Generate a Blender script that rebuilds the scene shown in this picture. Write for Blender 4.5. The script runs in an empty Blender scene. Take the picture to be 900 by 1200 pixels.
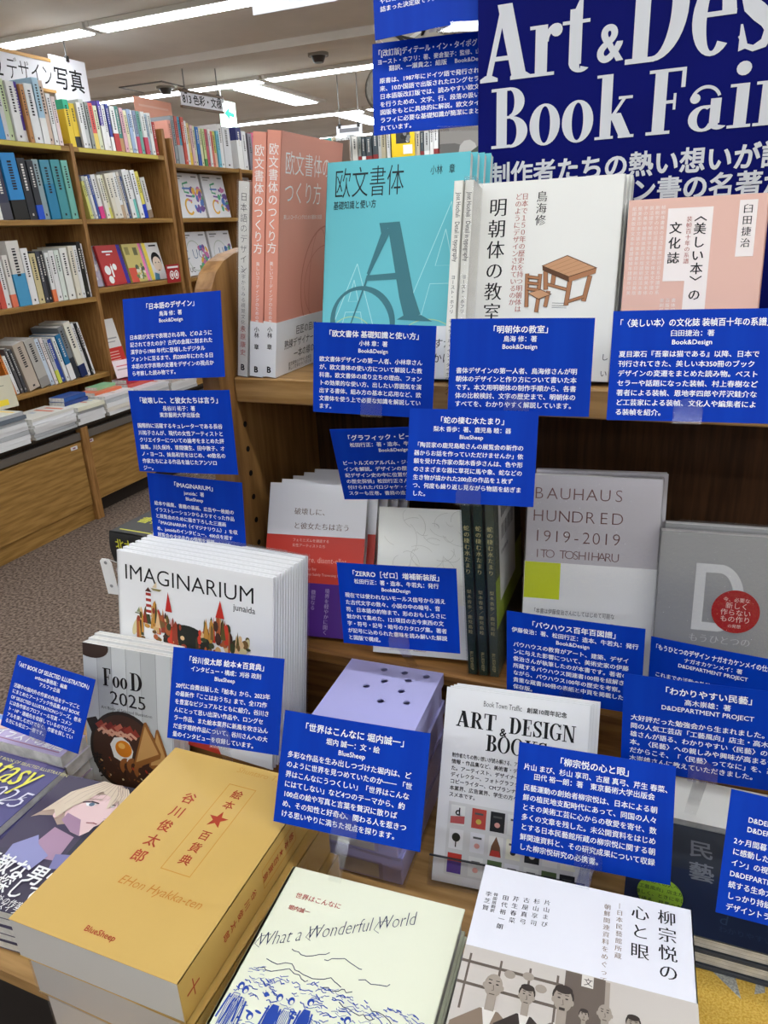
import bpy, math, random
from mathutils import Matrix, Vector
# ------------------------------------------------------------------ camera, world, exposure
SC = bpy.context.scene
COL = SC.collection
H = 1.56                                   # eye height in metres
R = math.radians
cd = bpy.data.cameras.new('camera')
cam = bpy.data.objects.new('camera', cd)
COL.objects.link(cam)
cd.sensor_fit = 'HORIZONTAL'; cd.sensor_width = 36.0; cd.lens = 34.52
cd.clip_start = 0.02; cd.clip_end = 100
def _rot(p, r, y):
    mz = Matrix.Rotation(y, 3, 'Z')
    c, s = math.cos(p), math.sin(p)
    m = Matrix(((1, 0, 0), (0, -s, -c), (0, c, -s)))
    cr, sr = math.cos(r), math.sin(r)
    return Matrix(((cr, -sr, 0), (sr, cr, 0), (0, 0, 1))) @ m @ mz
_R = _rot(0.36788, -0.050028, -0.406117)   # pitch down, roll, yaw
cam.matrix_world = Matrix.Translation((0, 0, H)) @ Matrix((_R[0], -_R[1], -_R[2])).transposed().to_4x4()
SC.camera = cam
w = bpy.data.worlds.new('world'); SC.world = w; w.use_nodes = True
w.node_tree.nodes['Background'].inputs[0].default_value = (1, .98, .95, 1)
w.node_tree.nodes['Background'].inputs[1].default_value = .30
SC.cycles.transparent_max_bounces = 32
SC.view_settings.view_transform = 'Standard'
SC.view_settings.look = 'None'
SC.view_settings.exposure = 0.30
SC.view_settings.gamma = 1.0
SC.view_settings.use_curve_mapping = False
LAMP = 15.5                                 # emission of the ceiling tubes

# ------------------------------------------------------------------ materials
def lin(c):
    return tuple(((v / 255) / 12.92 if v / 255 <= .04045 else ((v / 255 + .055) / 1.055) ** 2.4) for v in c)
_M = {}
def mat(c, rough=.5, spec=.3, metal=0.0, coat=0.0):
    k = (tuple(c), rough, spec, metal, coat)
    if k in _M: return _M[k]
    m = bpy.data.materials.new('paint'); m.use_nodes = True
    b = m.node_tree.nodes['Principled BSDF']
    b.inputs['Base Color'].default_value = lin(c) + (1,)
    b.inputs['Roughness'].default_value = rough
    b.inputs['Specular IOR Level'].default_value = spec
    b.inputs['Metallic'].default_value = metal
    b.inputs['Coat Weight'].default_value = coat
    m.diffuse_color = lin(c) + (1,)
    _M[k] = m
    return m
def ramp_mat(name, c1, c2, scale, stretch, rough=.5, spec=.3, detail=4, bump=0.0, coord='Object', lo=.35, hi=.65):
    if name in _M: return _M[name]
    m = bpy.data.materials.new(name); m.use_nodes = True
    nt = m.node_tree; b = nt.nodes['Principled BSDF']
    tc = nt.nodes.new('ShaderNodeTexCoord'); mp = nt.nodes.new('ShaderNodeMapping')
    mp.inputs['Scale'].default_value = stretch
    nz = nt.nodes.new('ShaderNodeTexNoise'); nz.inputs['Scale'].default_value = scale; nz.inputs['Detail'].default_value = detail
    cr = nt.nodes.new('ShaderNodeValToRGB')
    cr.color_ramp.elements[0].position = lo; cr.color_ramp.elements[1].position = hi
    cr.color_ramp.elements[0].color = lin(c1) + (1,); cr.color_ramp.elements[1].color = lin(c2) + (1,)
    L = nt.links.new
    L(tc.outputs[coord], mp.inputs['Vector']); L(mp.outputs[0], nz.inputs['Vector']); L(nz.outputs['Fac'], cr.inputs[0]); L(cr.outputs[0], b.inputs['Base Color'])
    b.inputs['Roughness'].default_value = rough; b.inputs['Specular IOR Level'].default_value = spec
    if bump:
        bp = nt.nodes.new('ShaderNodeBump'); bp.inputs['Strength'].default_value = bump; bp.inputs['Distance'].default_value = .004
        L(nz.outputs['Fac'], bp.inputs['Height']); L(bp.outputs[0], b.inputs['Normal'])
    _M[name] = m
    return m
def emit(c, s):
    k = ('emit', tuple(c), s)
    if k in _M: return _M[k]
    m = bpy.data.materials.new('glow'); m.use_nodes = True
    b = m.node_tree.nodes['Principled BSDF']
    b.inputs['Base Color'].default_value = lin(c) + (1,)
    b.inputs['Emission Color'].default_value = lin(c) + (1,); b.inputs['Emission Strength'].default_value = s
    _M[k] = m
    return m
def clear(name='clear_plastic', tint=(255, 255, 255), gloss=.10, rough=.12, bump=0.0):
    if name in _M: return _M[name]
    m = bpy.data.materials.new(name); m.use_nodes = True
    nt = m.node_tree; nt.nodes.remove(nt.nodes['Principled BSDF'])
    t = nt.nodes.new('ShaderNodeBsdfTransparent'); t.inputs[0].default_value = lin(tint) + (1,)
    g = nt.nodes.new('ShaderNodeBsdfGlossy'); g.inputs['Roughness'].default_value = rough
    lw = nt.nodes.new('ShaderNodeLayerWeight'); lw.inputs[0].default_value = .35
    mr = nt.nodes.new('ShaderNodeMapRange'); mr.inputs['To Min'].default_value = gloss; mr.inputs['To Max'].default_value = .35
    mx = nt.nodes.new('ShaderNodeMixShader')
    nz = nt.nodes.new('ShaderNodeTexNoise'); nz.inputs['Scale'].default_value = 45
    bp = nt.nodes.new('ShaderNodeBump'); bp.inputs['Strength'].default_value = bump; bp.inputs['Distance'].default_value = .004
    L = nt.links.new
    L(nz.outputs['Fac'], bp.inputs['Height']); L(bp.outputs[0], g.inputs['Normal'])
    L(lw.outputs['Facing'], mr.inputs['Value']); L(mr.outputs[0], mx.inputs[0]); L(t.outputs[0], mx.inputs[1]); L(g.outputs[0], mx.inputs[2])
    L(mx.outputs[0], nt.nodes['Material Output'].inputs[0])
    _M[name] = m
    return m
WOOD = ramp_mat('oak_wood', (150, 112, 62), (186, 146, 92), 6, (1.2, 14, 14), .45, .3)
WOODY = ramp_mat('oak_wood_lengthwise', (138, 102, 50), (172, 132, 72), 5, (12, 1.0, 12), .45, .3)
WOODZ = ramp_mat('oak_wood_upright', (132, 92, 48), (166, 122, 70), 6, (14, 14, 1.2), .45, .3)
WOODD = ramp_mat('brown_wood', (112, 74, 36), (150, 106, 56), 7, (1.2, 12, 18), .5, .3)
WOODB = ramp_mat('shaded_back_wood', (66, 42, 24), (88, 58, 34), 9, (16, 16, 1.0), .55, .25)  # oak darkened; shade of the shelf interior is put into the colour
CARPET = ramp_mat('carpet', (74, 62, 54), (138, 121, 108), 75, (1, 1, 1), .95, .05, 8, .8)
CEIL = ramp_mat('ceiling_board', (232, 228, 220), (240, 236, 228), 3, (1, 1, 1), .9, .1)
WALL = ramp_mat('wall_paint', (222, 219, 212), (230, 227, 220), 3, (1, 1, 1), .9, .1)
PAGES = ramp_mat('page_edges', (206, 204, 198), (236, 234, 228), 60, (1, 30, 1), .8, .1)
PAGESF = ramp_mat('page_edges_flat', (200, 198, 192), (232, 230, 224), 60, (1, 1, 1), .8, .1)
CLEAR = clear(gloss=.035)
WRAP = clear('plastic_wrap', (252, 252, 253), .03, .18, .35)
BLUE = ramp_mat('blue_card', (0, 51, 166), (0, 58, 175), 40, (1, .02, .02), .5, .12, 2)
WHITE = mat((245, 245, 243), .5)
INK = mat((26, 26, 28), .6, .2)
GREYM = mat((120, 120, 118), .4, .5)

# ------------------------------------------------------------------ mesh builder
class MB:
    def __init__(s): s.v = []; s.f = []; s.m = []; s.mats = []; s.idx = {}
    def mi(s, m):
        k = m.as_pointer()
        if k not in s.idx: s.idx[k] = len(s.mats); s.mats.append(m)
        return s.idx[k]
    def add(s, vs, fs, m):
        b = len(s.v); s.v.extend(tuple(v) for v in vs); i = s.mi(m)
        for f in fs: s.f.append(tuple(b + k for k in f)); s.m.append(i)
    def box(s, a, b, m, mx=None, bev=0.0, faces=None):
        (x0, y0, z0), (x1, y1, z1) = a, b
        if bev > 0:
            import itertools
            vs = []; idx = {}
            xs, ys, zs = (x0, x1), (y0, y1), (z0, z1)
            for i, j, k in itertools.product((0, 1), (0, 1), (0, 1)):
                sx, sy, sz = (1 if i == 0 else -1), (1 if j == 0 else -1), (1 if k == 0 else -1)
                for ax, o in (('x', (0, bev * sy, bev * sz)), ('y', (bev * sx, 0, bev * sz)), ('z', (bev * sx, bev * sy, 0))):
                    idx[i, j, k, ax] = len(vs); vs.append((xs[i] + o[0], ys[j] + o[1], zs[k] + o[2]))
            g = lambda i, j, k, ax: idx[i, j, k, ax]
            fs = []
            for i in (0, 1): fs.append((g(i, 0, 0, 'x'), g(i, 1, 0, 'x'), g(i, 1, 1, 'x'), g(i, 0, 1, 'x')) if i else (g(i, 0, 1, 'x'), g(i, 1, 1, 'x'), g(i, 1, 0, 'x'), g(i, 0, 0, 'x')))
            for j in (0, 1): fs.append((g(1, j, 0, 'y'), g(0, j, 0, 'y'), g(0, j, 1, 'y'), g(1, j, 1, 'y')) if j else (g(0, j, 0, 'y'), g(1, j, 0, 'y'), g(1, j, 1, 'y'), g(0, j, 1, 'y')))
            for k in (0, 1): fs.append((g(0, 0, k, 'z'), g(1, 0, k, 'z'), g(1, 1, k, 'z'), g(0, 1, k, 'z')) if k else (g(0, 1, k, 'z'), g(1, 1, k, 'z'), g(1, 0, k, 'z'), g(0, 0, k, 'z')))
            for j in (0, 1):
                for k in (0, 1): fs.append((g(0, j, k, 'y'), g(1, j, k, 'y'), g(1, j, k, 'z'), g(0, j, k, 'z')))
            for i in (0, 1):
                for k in (0, 1): fs.append((g(i, 0, k, 'x'), g(i, 1, k, 'x'), g(i, 1, k, 'z'), g(i, 0, k, 'z')))
            for i in (0, 1):
                for j in (0, 1): fs.append((g(i, j, 0, 'x'), g(i, j, 1, 'x'), g(i, j, 1, 'y'), g(i, j, 0, 'y')))
            for i, j, k in itertools.product((0, 1), (0, 1), (0, 1)): fs.append((g(i, j, k, 'x'), g(i, j, k, 'y'), g(i, j, k, 'z')))
        else:
            vs = [(x0, y0, z0), (x1, y0, z0), (x1, y1, z0), (x0, y1, z0), (x0, y0, z1), (x1, y0, z1), (x1, y1, z1), (x0, y1, z1)]
            fs = [(0, 3, 2, 1), (4, 5, 6, 7), (0, 1, 5, 4), (1, 2, 6, 5), (2, 3, 7, 6), (3, 0, 4, 7)]
        if mx is not None: vs = [mx @ Vector(v) for v in vs]
        s.add(vs, fs, m)
    def prism(s, pts, n, m):          # closed outline (3-D points), thickness vector n
        k = len(pts); n = Vector(n)
        vs = [Vector(p) for p in pts] + [Vector(p) + n for p in pts]
        s.add(vs, [tuple(range(k))[::-1], tuple(range(k, 2 * k))] + [(i, (i + 1) % k, k + (i + 1) % k, k + i) for i in range(k)], m)
    def cyl(s, c, r, h, m, axis='Z', n=20, r2=None):
        r2 = r if r2 is None else r2
        def P(a, rr, t):
            u, v = rr * math.cos(a), rr * math.sin(a)
            o = {'Z': (u, v, t), 'X': (t, u, v), 'Y': (v, t, u)}[axis]
            return (c[0] + o[0], c[1] + o[1], c[2] + o[2])
        vs = [P(2 * math.pi * i / n, r, 0) for i in range(n)] + [P(2 * math.pi * i / n, r2, h) for i in range(n)]
        s.add(vs, [tuple(range(n))[::-1], tuple(range(n, 2 * n))] + [(i, (i + 1) % n, n + (i + 1) % n, n + i) for i in range(n)], m)
    def bar(s, a, b, w, t, m, up=(0, 0, 1)):   # flat strip from a to b
        a, b = Vector(a), Vector(b); d = (b - a)
        L = d.length; d.normalize(); sd = d.cross(Vector(up))
        if sd.length < 1e-4: sd = Vector((1, 0, 0))
        sd.normalize(); n = sd.cross(d)
        mx = Matrix((sd, d, n)).transposed().to_4x4(); mx.translation = a
        s.box((-w / 2, 0, -t / 2), (w / 2, L, t / 2), m, mx)
    def build(s, name, parent=None, mx=None, smooth=False):
        me = bpy.data.meshes.new(name)
        me.from_pydata(s.v, [], s.f)
        for m in s.mats: me.materials.append(m)
        me.polygons.foreach_set('material_index', s.m)
        if smooth: me.polygons.foreach_set('use_smooth', [True] * len(s.f))
        me.update()
        o = bpy.data.objects.new(name, me); COL.objects.link(o)
        if parent is not None: o.parent = parent
        if mx is not None: o.matrix_local = mx
        return o
def tag(o, label=None, cat=None, group=None, kind=None):
    if label: o['label'] = label
    if cat: o['category'] = cat
    if group: o['group'] = group
    if kind: o['kind'] = kind
    return o
def root(name, label, cat, mx=None, group=None):
    o = bpy.data.objects.new(name, None); COL.objects.link(o); o.empty_display_size = .02
    if mx is not None: o.matrix_world = mx
    return tag(o, label, cat, group)
def pose(o, yaw=0.0, lean=0.0, roll=0.0):   # degrees; lean 90 = lying face up
    return Matrix.Translation(o) @ Matrix.Rotation(R(yaw), 4, 'Z') @ Matrix.Rotation(R(-lean), 4, 'X') @ Matrix.Rotation(R(roll), 4, 'Y')

# ------------------------------------------------------------------ lettering (built-in font only)
_fc = bpy.data.curves.new('lettering', 'FONT'); _fc.dimensions = '2D'; _fc.fill_mode = 'FRONT'
_fo = bpy.data.objects.new('lettering', _fc); COL.objects.link(_fo)
_G = {}
def glyph(s, kx=0.0, ky=0.0, res=2):
    key = (s, kx, ky, res)
    if key in _G: return _G[key]
    _fc.body = s; _fc.resolution_u = res
    dg = bpy.context.evaluated_depsgraph_get(); dg.update()
    ev = _fo.evaluated_get(dg); me = ev.to_mesh()
    vs = [(v.co.x, v.co.y) for v in me.vertices]; fs = [tuple(p.vertices) for p in me.polygons]
    ev.to_mesh_clear()
    if (kx or ky) and vs:
        edges = {}
        for f in fs:
            for i in range(len(f)):
                a, b = f[i], f[(i + 1) % len(f)]
                if (b, a) in edges: del edges[b, a]
                else: edges[a, b] = 1
        nr = [[0.0, 0.0] for _ in vs]
        for a, b in edges:
            dx, dy = vs[b][0] - vs[a][0], vs[b][1] - vs[a][1]; l = math.hypot(dx, dy) or 1
            for q in (a, b): nr[q][0] += dy / l; nr[q][1] -= dx / l
        out = []
        for (x, y), (nx, ny) in zip(vs, nr):
            l = math.hypot(nx, ny) or 1
            out.append((x + kx * nx / l, y + ky * ny / l))
        vs = out
    if vs:
        xs = [v[0] for v in vs]; ys = [v[1] for v in vs]; bb = (min(xs), max(xs), min(ys), max(ys))
    else: bb = (0, 0, 0, 0)
    _G[key] = (vs, fs, bb)
    return _G[key]
MIN = (.010, -.013)       # thin horizontals, thick verticals
THIN = (-.016, -.016)
BOLD = (.022, .022)
class Art:                # drawing on a plane: x to the right, y DOWN from the top-left corner, metres
    def __init__(s, mb, o, u, v, W, Hh, step=.00013):
        s.mb = mb; s.o = Vector(o); s.u = Vector(u); s.d = Vector(v); s.n = s.d.cross(s.u).normalized(); s.W = W; s.H = Hh; s.step = step; s.cnt = 0; s.tf = lambda x, y: (x, y)
        # u right, d down -> outward normal = d x u
        s.n = s.d.cross(s.u).normalized()
    def P(s, x, y, k): return s.o + s.u * x + s.d * y + s.n * (s.step * (k + .03 * (s.cnt % 31)))   # later strokes lie a hair above earlier ones
    def poly(s, pts, m, k=1, frac=True):
        if frac: pts = [(x * s.W, y * s.H) for x, y in (s.tf(*p) for p in pts)]
        if any(x < 0 or y < 0 or x > s.W or y > s.H for x, y in pts): pts = s.clip(pts)
        if len(pts) < 3: return
        s.cnt += 1
        a = sum(pts[i][0] * pts[(i + 1) % len(pts)][1] - pts[(i + 1) % len(pts)][0] * pts[i][1] for i in range(len(pts)))
        if a > 0: pts = pts[::-1]
        s.mb.add([s.P(x, y, k) for x, y in pts], [tuple(range(len(pts)))], m)
    def clip(s, pts):
        for ax, lim, sg in ((0, 0.0, 1), (0, s.W, -1), (1, 0.0, 1), (1, s.H, -1)):
            out = []
            for i in range(len(pts)):
                a, b = pts[i - 1], pts[i]; da, db = (a[ax] - lim) * sg, (b[ax] - lim) * sg
                if (da >= 0) != (db >= 0):
                    t = da / (da - db); out.append((a[0] + (b[0] - a[0]) * t, a[1] + (b[1] - a[1]) * t))
                if db >= 0: out.append(b)
            pts = out
            if len(pts) < 3: return []
        return pts
    def rect(s, x0, y0, x1, y1, m, k=1): s.poly([(x0, y0), (x1, y0), (x1, y1), (x0, y1)], m, k)
    def ell(s, cx, cy, rx, ry, m, k=1, n=20, rot=0.0, a0=0, a1=360):   # radii in fractions of the width
        cx, cy = s.tf(cx, cy); cx, cy, rx, ry = cx * s.W, cy * s.H, rx * s.W, ry * s.W
        c, q = math.cos(R(rot)), math.sin(R(rot)); pts = []
        full = abs(a1 - a0) >= 360
        for i in range(n if full else n + 1):
            t = R(a0 + (a1 - a0) * i / n); x, y = rx * math.cos(t), ry * math.sin(t)
            pts.append((cx + x * c - y * q, cy + x * q + y * c))
        s.poly(pts, m, k, False)
    def ring(s, cx, cy, rx, ry, tx, ty, m, k=1, n=32, rot=0.0, a0=0, a1=360):
        cx, cy = s.tf(cx, cy); cx, cy, rx, ry, tx, ty = cx * s.W, cy * s.H, rx * s.W, ry * s.W, tx * s.W, ty * s.W
        s.cnt += 1
        c, q = math.cos(R(rot)), math.sin(R(rot)); vs = []; fl = []
        for i in range(n + 1):
            t = R(a0 + (a1 - a0) * i / n)
            for (ax, ay) in ((rx, ry), (rx - tx, ry - ty)):
                x, y = ax * math.cos(t), ay * math.sin(t); X, Y = cx + x * c - y * q, cy + x * q + y * c; fl.append((X, Y)); vs.append(s.P(X, Y, k))
        if any(x < 0 or y < 0 or x > s.W or y > s.H for x, y in fl):
            for i in range(n): s.poly([fl[2 * i], fl[2 * i + 1], fl[2 * i + 3], fl[2 * i + 2]], m, k, False)
            return
        s.mb.add(vs, [(2 * i, 2 * i + 1, 2 * i + 3, 2 * i + 2) for i in range(n)], m)
    def line(s, pts, wd, m, k=1, frac=True, w1=None):   # wd in metres, tapering to w1
        if frac: pts = [(x * s.W, y * s.H) for x, y in (s.tf(*p) for p in pts)]
        pts = [(min(max(x, 0), s.W), min(max(y, 0), s.H)) for x, y in pts]
        s.cnt += 1
        n = len(pts); vs = []; w1 = wd if w1 is None else w1
        for i in range(n):
            a, b = pts[max(i - 1, 0)], pts[min(i + 1, n - 1)]
            dx, dy = b[0] - a[0], b[1] - a[1]; l = math.hypot(dx, dy) or 1
            hw = (wd + (w1 - wd) * i / max(n - 1, 1)) / 2
            vs += [s.P(pts[i][0] - dy / l * hw, pts[i][1] + dx / l * hw, k), s.P(pts[i][0] + dy / l * hw, pts[i][1] - dx / l * hw, k)]
        s.mb.add(vs, [(2 * i, 2 * i + 1, 2 * i + 3, 2 * i + 2) for i in range(n - 1)], m)
    def text(s, t, fx, fy, em, m, al='l', kk=(0, 0), k=2, maxw=None, sx=1.0, shear=0.0, res=2, rot=0.0, fitw=None):
        if isinstance(al, tuple): al, kk = 'l', al
        vs, fs, bb = glyph(t, kk[0], kk[1], res)
        if not vs: return
        wd = bb[1] * em * sx
        if maxw and wd > maxw: sx *= maxw / wd; wd = maxw
        if fitw: sx *= fitw / ((bb[1] - bb[0]) * em * sx)
        x0, y0 = fx * s.W, fy * s.H
        off = {'l': -bb[0] if fitw else 0.0, 'c': -(bb[0] + bb[1]) / 2, 'r': -bb[1]}[al]
        c, q = math.cos(R(rot)), math.sin(R(rot)); out = []
        for x, y in vs:
            X = (x + off + y * shear) * em * sx; Y = -y * em
            out.append(s.P(x0 + X * c - Y * q, y0 + X * q + Y * c, k))
        s.mb.add(out, fs, m)
    def vtext(s, t, fx, fy, em, m, kk=(0, 0), k=2, pitch=1.0, res=2):
        x0, y0 = fx * s.W, fy * s.H
        for i, ch in enumerate(t):
            if ch in ' 　': continue
            vs, fs, bb = glyph(ch, kk[0], kk[1], res)
            if not vs: continue
            cw = 1.0 if ord(ch) > 0x2E00 or ch in '★…—' else bb[1] + bb[0]
            out = []
            for x, y in vs:
                X, Y = x - cw / 2, -(y - .38)
                if ch in 'ー〈〉（）「」―—…': X, Y = -Y, X
                if ch in '、。': X, Y = X + .6, Y - .6
                out.append(s.P(x0 + X * em, y0 + (i * pitch + .5) * em + Y * em, k))
            s.mb.add(out, fs, m)
# --- a bold condensed serif alphabet drawn from strokes: cap height 1, y up
def _arc(cx, cy, rx, ry, tx, ty, a0, a1, n=18):
    o = []
    for i in range(n):
        q = []
        for j in (i, i + 1):
            t = R(a0 + (a1 - a0) * j / n)
            q.append(((cx + rx * math.cos(t), cy + ry * math.sin(t)), (cx + (rx - tx) * math.cos(t), cy + (ry - ty) * math.sin(t))))
        o.append([q[0][0], q[1][0], q[1][1], q[0][1]])
    return o
def _r(x0, y0, x1, y1): return [[(x0, y0), (x1, y0), (x1, y1), (x0, y1)]]
def _foot(x0, x1, s0, s1, y=0.0, h=.045, d=1):     # bracketed serif around a stem s0..s1
    return [[(x0, y), (x1, y), (x1, y + d * h), (s1, y + d * h * 2.0), (s0, y + d * h * 2.0), (x0, y + d * h)]]
def _dg(x0, y0, x1, y1, t): return [[(x0 - t / 2, y0), (x0 + t / 2, y0), (x1 + t / 2, y1), (x1 - t / 2, y1)]]
def _dot(cx, cy, r, n=14): return [[(cx + r * math.cos(2 * math.pi * i / n), cy + r * math.sin(2 * math.pi * i / n)) for i in range(n)]]
def _snake(pts, ws):
    o = []; n = len(pts); e = []
    for i in range(n):
        a, b = pts[max(i - 1, 0)], pts[min(i + 1, n - 1)]; dx, dy = b[0] - a[0], b[1] - a[1]; l = math.hypot(dx, dy) or 1; hw = ws[i] / 2
        e.append(((pts[i][0] - dy / l * hw, pts[i][1] + dx / l * hw), (pts[i][0] + dy / l * hw, pts[i][1] - dx / l * hw)))
    return [[e[i][0], e[i][1], e[i + 1][1], e[i + 1][0]] for i in range(n - 1)]
def _esse(x, y, wd, ht):
    P = [(.92, .80), (.80, .93), (.52, .97), (.24, .90), (.14, .74), (.26, .60), (.52, .49), (.78, .38), (.88, .24), (.74, .08), (.46, .03), (.20, .08), (.06, .22)]
    Wd = [.05, .05, .06, .10, .14, .17, .18, .17, .14, .10, .06, .05, .05]
    return _snake([(x + p[0] * wd, y + p[1] * ht) for p in P], [q * .95 for q in Wd]) + [[(x + a * wd, y + b * ht) for a, b in q] for q in ([(.92, .99), (.66, .95), (.86, .68), (.92, .68)], [(.05, .01), (.32, .05), (.11, .36), (.05, .36)])]
S = .185
SERIF = {
 'A': (.74, _dg(.12, 0, .36, 1, .085) + _dg(.60, 0, .37, 1, .215) + _r(.17, .27, .52, .33) + _foot(0, .27, .08, .17) + _foot(.46, .76, .51, .69)),
 'B': (.66, _r(.09, 0, .09 + S, 1) + _r(0, 0, .34, .05) + _r(0, .95, .34, 1) + _r(.1, .49, .36, .535) + _arc(.32, .755, .26, .245, .175, .045, -90, 90) + _arc(.34, .26, .30, .265, .19, .048, -90, 90)),
 'D': (.76, _r(.09, 0, .09 + S, 1) + _r(0, 0, .36, .05) + _r(0, .95, .36, 1) + _arc(.33, .5, .40, .5, .20, .05, -90, 90)),
 'E': (.62, _r(.09, 0, .09 + S, 1) + _r(0, 0, .56, .05) + _r(0, .95, .54, 1) + _r(.1, .48, .42, .53) + _r(.38, .38, .42, .63) + _r(.49, .73, .54, 1) + _r(.51, 0, .56, .29)),
 'F': (.58, _r(.09, 0, .09 + S, 1) + _r(0, 0, .36, .05) + _r(0, .95, .54, 1) + _r(.1, .47, .42, .52) + _r(.38, .37, .42, .62) + _r(.48, .70, .54, 1)),
 'G': (.74, _arc(.38, .5, .37, .52, .17, .045, 40, 320) + _r(.52, .06, .67, .42) + _r(.42, .39, .74, .44) + _r(.61, .68, .66, .98)),
 'I': (.36, _r(.10, 0, .10 + S, 1) + _r(0, 0, .36, .05) + _r(0, .95, .36, 1)),
 'K': (.74, _r(.09, 0, .09 + S, 1) + _r(0, 0, .34, .05) + _r(0, .95, .34, 1) + _dg(.25, .40, .60, 1, .07) + _dg(.62, 0, .36, .58, .19) + _r(.44, .95, .74, 1) + _r(.46, 0, .78, .05)),
 'N': (.78, _dg(.13, 0, .13, 1, .06) + _dg(.64, 0, .64, 1, .06) + _dg(.62, 0, .17, 1, .17) + _r(0, 0, .26, .05) + _r(0, .95, .2, 1) + _r(.51, .95, .77, 1)),
 'O': (.76, _arc(.37, .5, .37, .52, .165, .045, 0, 360, 36)),
 'R': (.70, _r(.09, 0, .09 + S, 1) + _r(0, 0, .34, .05) + _r(0, .95, .34, 1) + _r(.1, .47, .36, .515) + _arc(.32, .735, .27, .265, .155, .045, -90, 90) + _dg(.60, 0, .36, .5, .18) + _r(.46, 0, .74, .05)),
 'S': (.56, _esse(0, -.01, .54, 1.02)),
 'T': (.66, _r(.25, 0, .25 + S, 1) + _r(.15, 0, .51, .05) + _r(0, .95, .66, 1) + _r(0, .70, .055, 1) + _r(.605, .70, .66, 1)),
 'a': (.55, _arc(.24, .44, .23, .25, .045, .05, 20, 165) + _dot(.09, .50, .075) + _r(.32, .1, .32 + .15, .48) + _arc(.23, .185, .22, .20, .13, .045, 60, 330) + _arc(.45, .10, .13, .10, .13, .045, 180, 330) + _r(.22, .34, .35, .385)),
 'e': (.52, _arc(.25, .33, .25, .345, .165, .045, 8, 315, 26) + _r(.10, .34, .50, .385)),
 'g': (.52, _arc(.25, .42, .22, .24, .12, .04, 0, 360, 28) + _arc(.26, -.08, .25, .15, .10, .05, 0, 360, 28) + _dot(.47, .62, .07)),
 'i': (.33, _r(.09, 0, .09 + .175, .66) + _r(0, 0, .33, .045) + _r(0, .615, .2, .66) + _dot(.16, .88, .105)),
 'k': (.60, _r(.08, 0, .08 + .175, 1.02) + _r(0, 0, .30, .045) + _r(0, .975, .2, 1.02) + _dg(.22, .28, .46, .64, .06) + _dg(.50, 0, .31, .40, .19) + _r(.36, .615, .58, .66) + _r(.38, 0, .63, .045)),
 'n': (.62, _r(.08, 0, .23, .66) + _r(0, 0, .31, .045) + _r(0, .615, .2, .66) + _arc(.35, .42, .19, .25, .15, .06, 0, 180) + _r(.39, 0, .54, .43) + _r(.33, 0, .62, .045)),
 'o': (.54, _arc(.26, .33, .26, .345, .165, .042, 0, 360, 32)),
 'r': (.46, _r(.08, 0, .255, .66) + _r(0, 0, .36, .045) + _r(0, .615, .2, .66) + _arc(.37, .44, .16, .22, .06, .09, 60, 180, 10) + _dot(.38, .575, .085)),
 's': (.42, _esse(0, -.01, .40, .69)),
 't': (.42, _r(.10, .1, .275, .80) + [[(.10, .66), (.275, .66), (.275, .90), (.22, .90)]] + _r(0, .615, .38, .66) + _arc(.26, .13, .16, .14, .15, .05, 180, 320, 12)),
}
def serif(art, t, fx, fy, cap, m, k=2, sx=1.0, track=.03, al='l'):
    tot = sum((SERIF[c][0] if c in SERIF else .3) + track for c in t) - track
    x = fx * art.W - (tot * cap * sx / 2 if al == 'c' else 0); y = fy * art.H
    for c in t:
        if c in SERIF:
            for j, p in enumerate(SERIF[c][1]): art.poly([(x + q[0] * cap * sx, y - q[1] * cap) for q in p], m, k, False)
            x += (SERIF[c][0] + track) * cap * sx
        else: x += .3 * cap * sx

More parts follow.
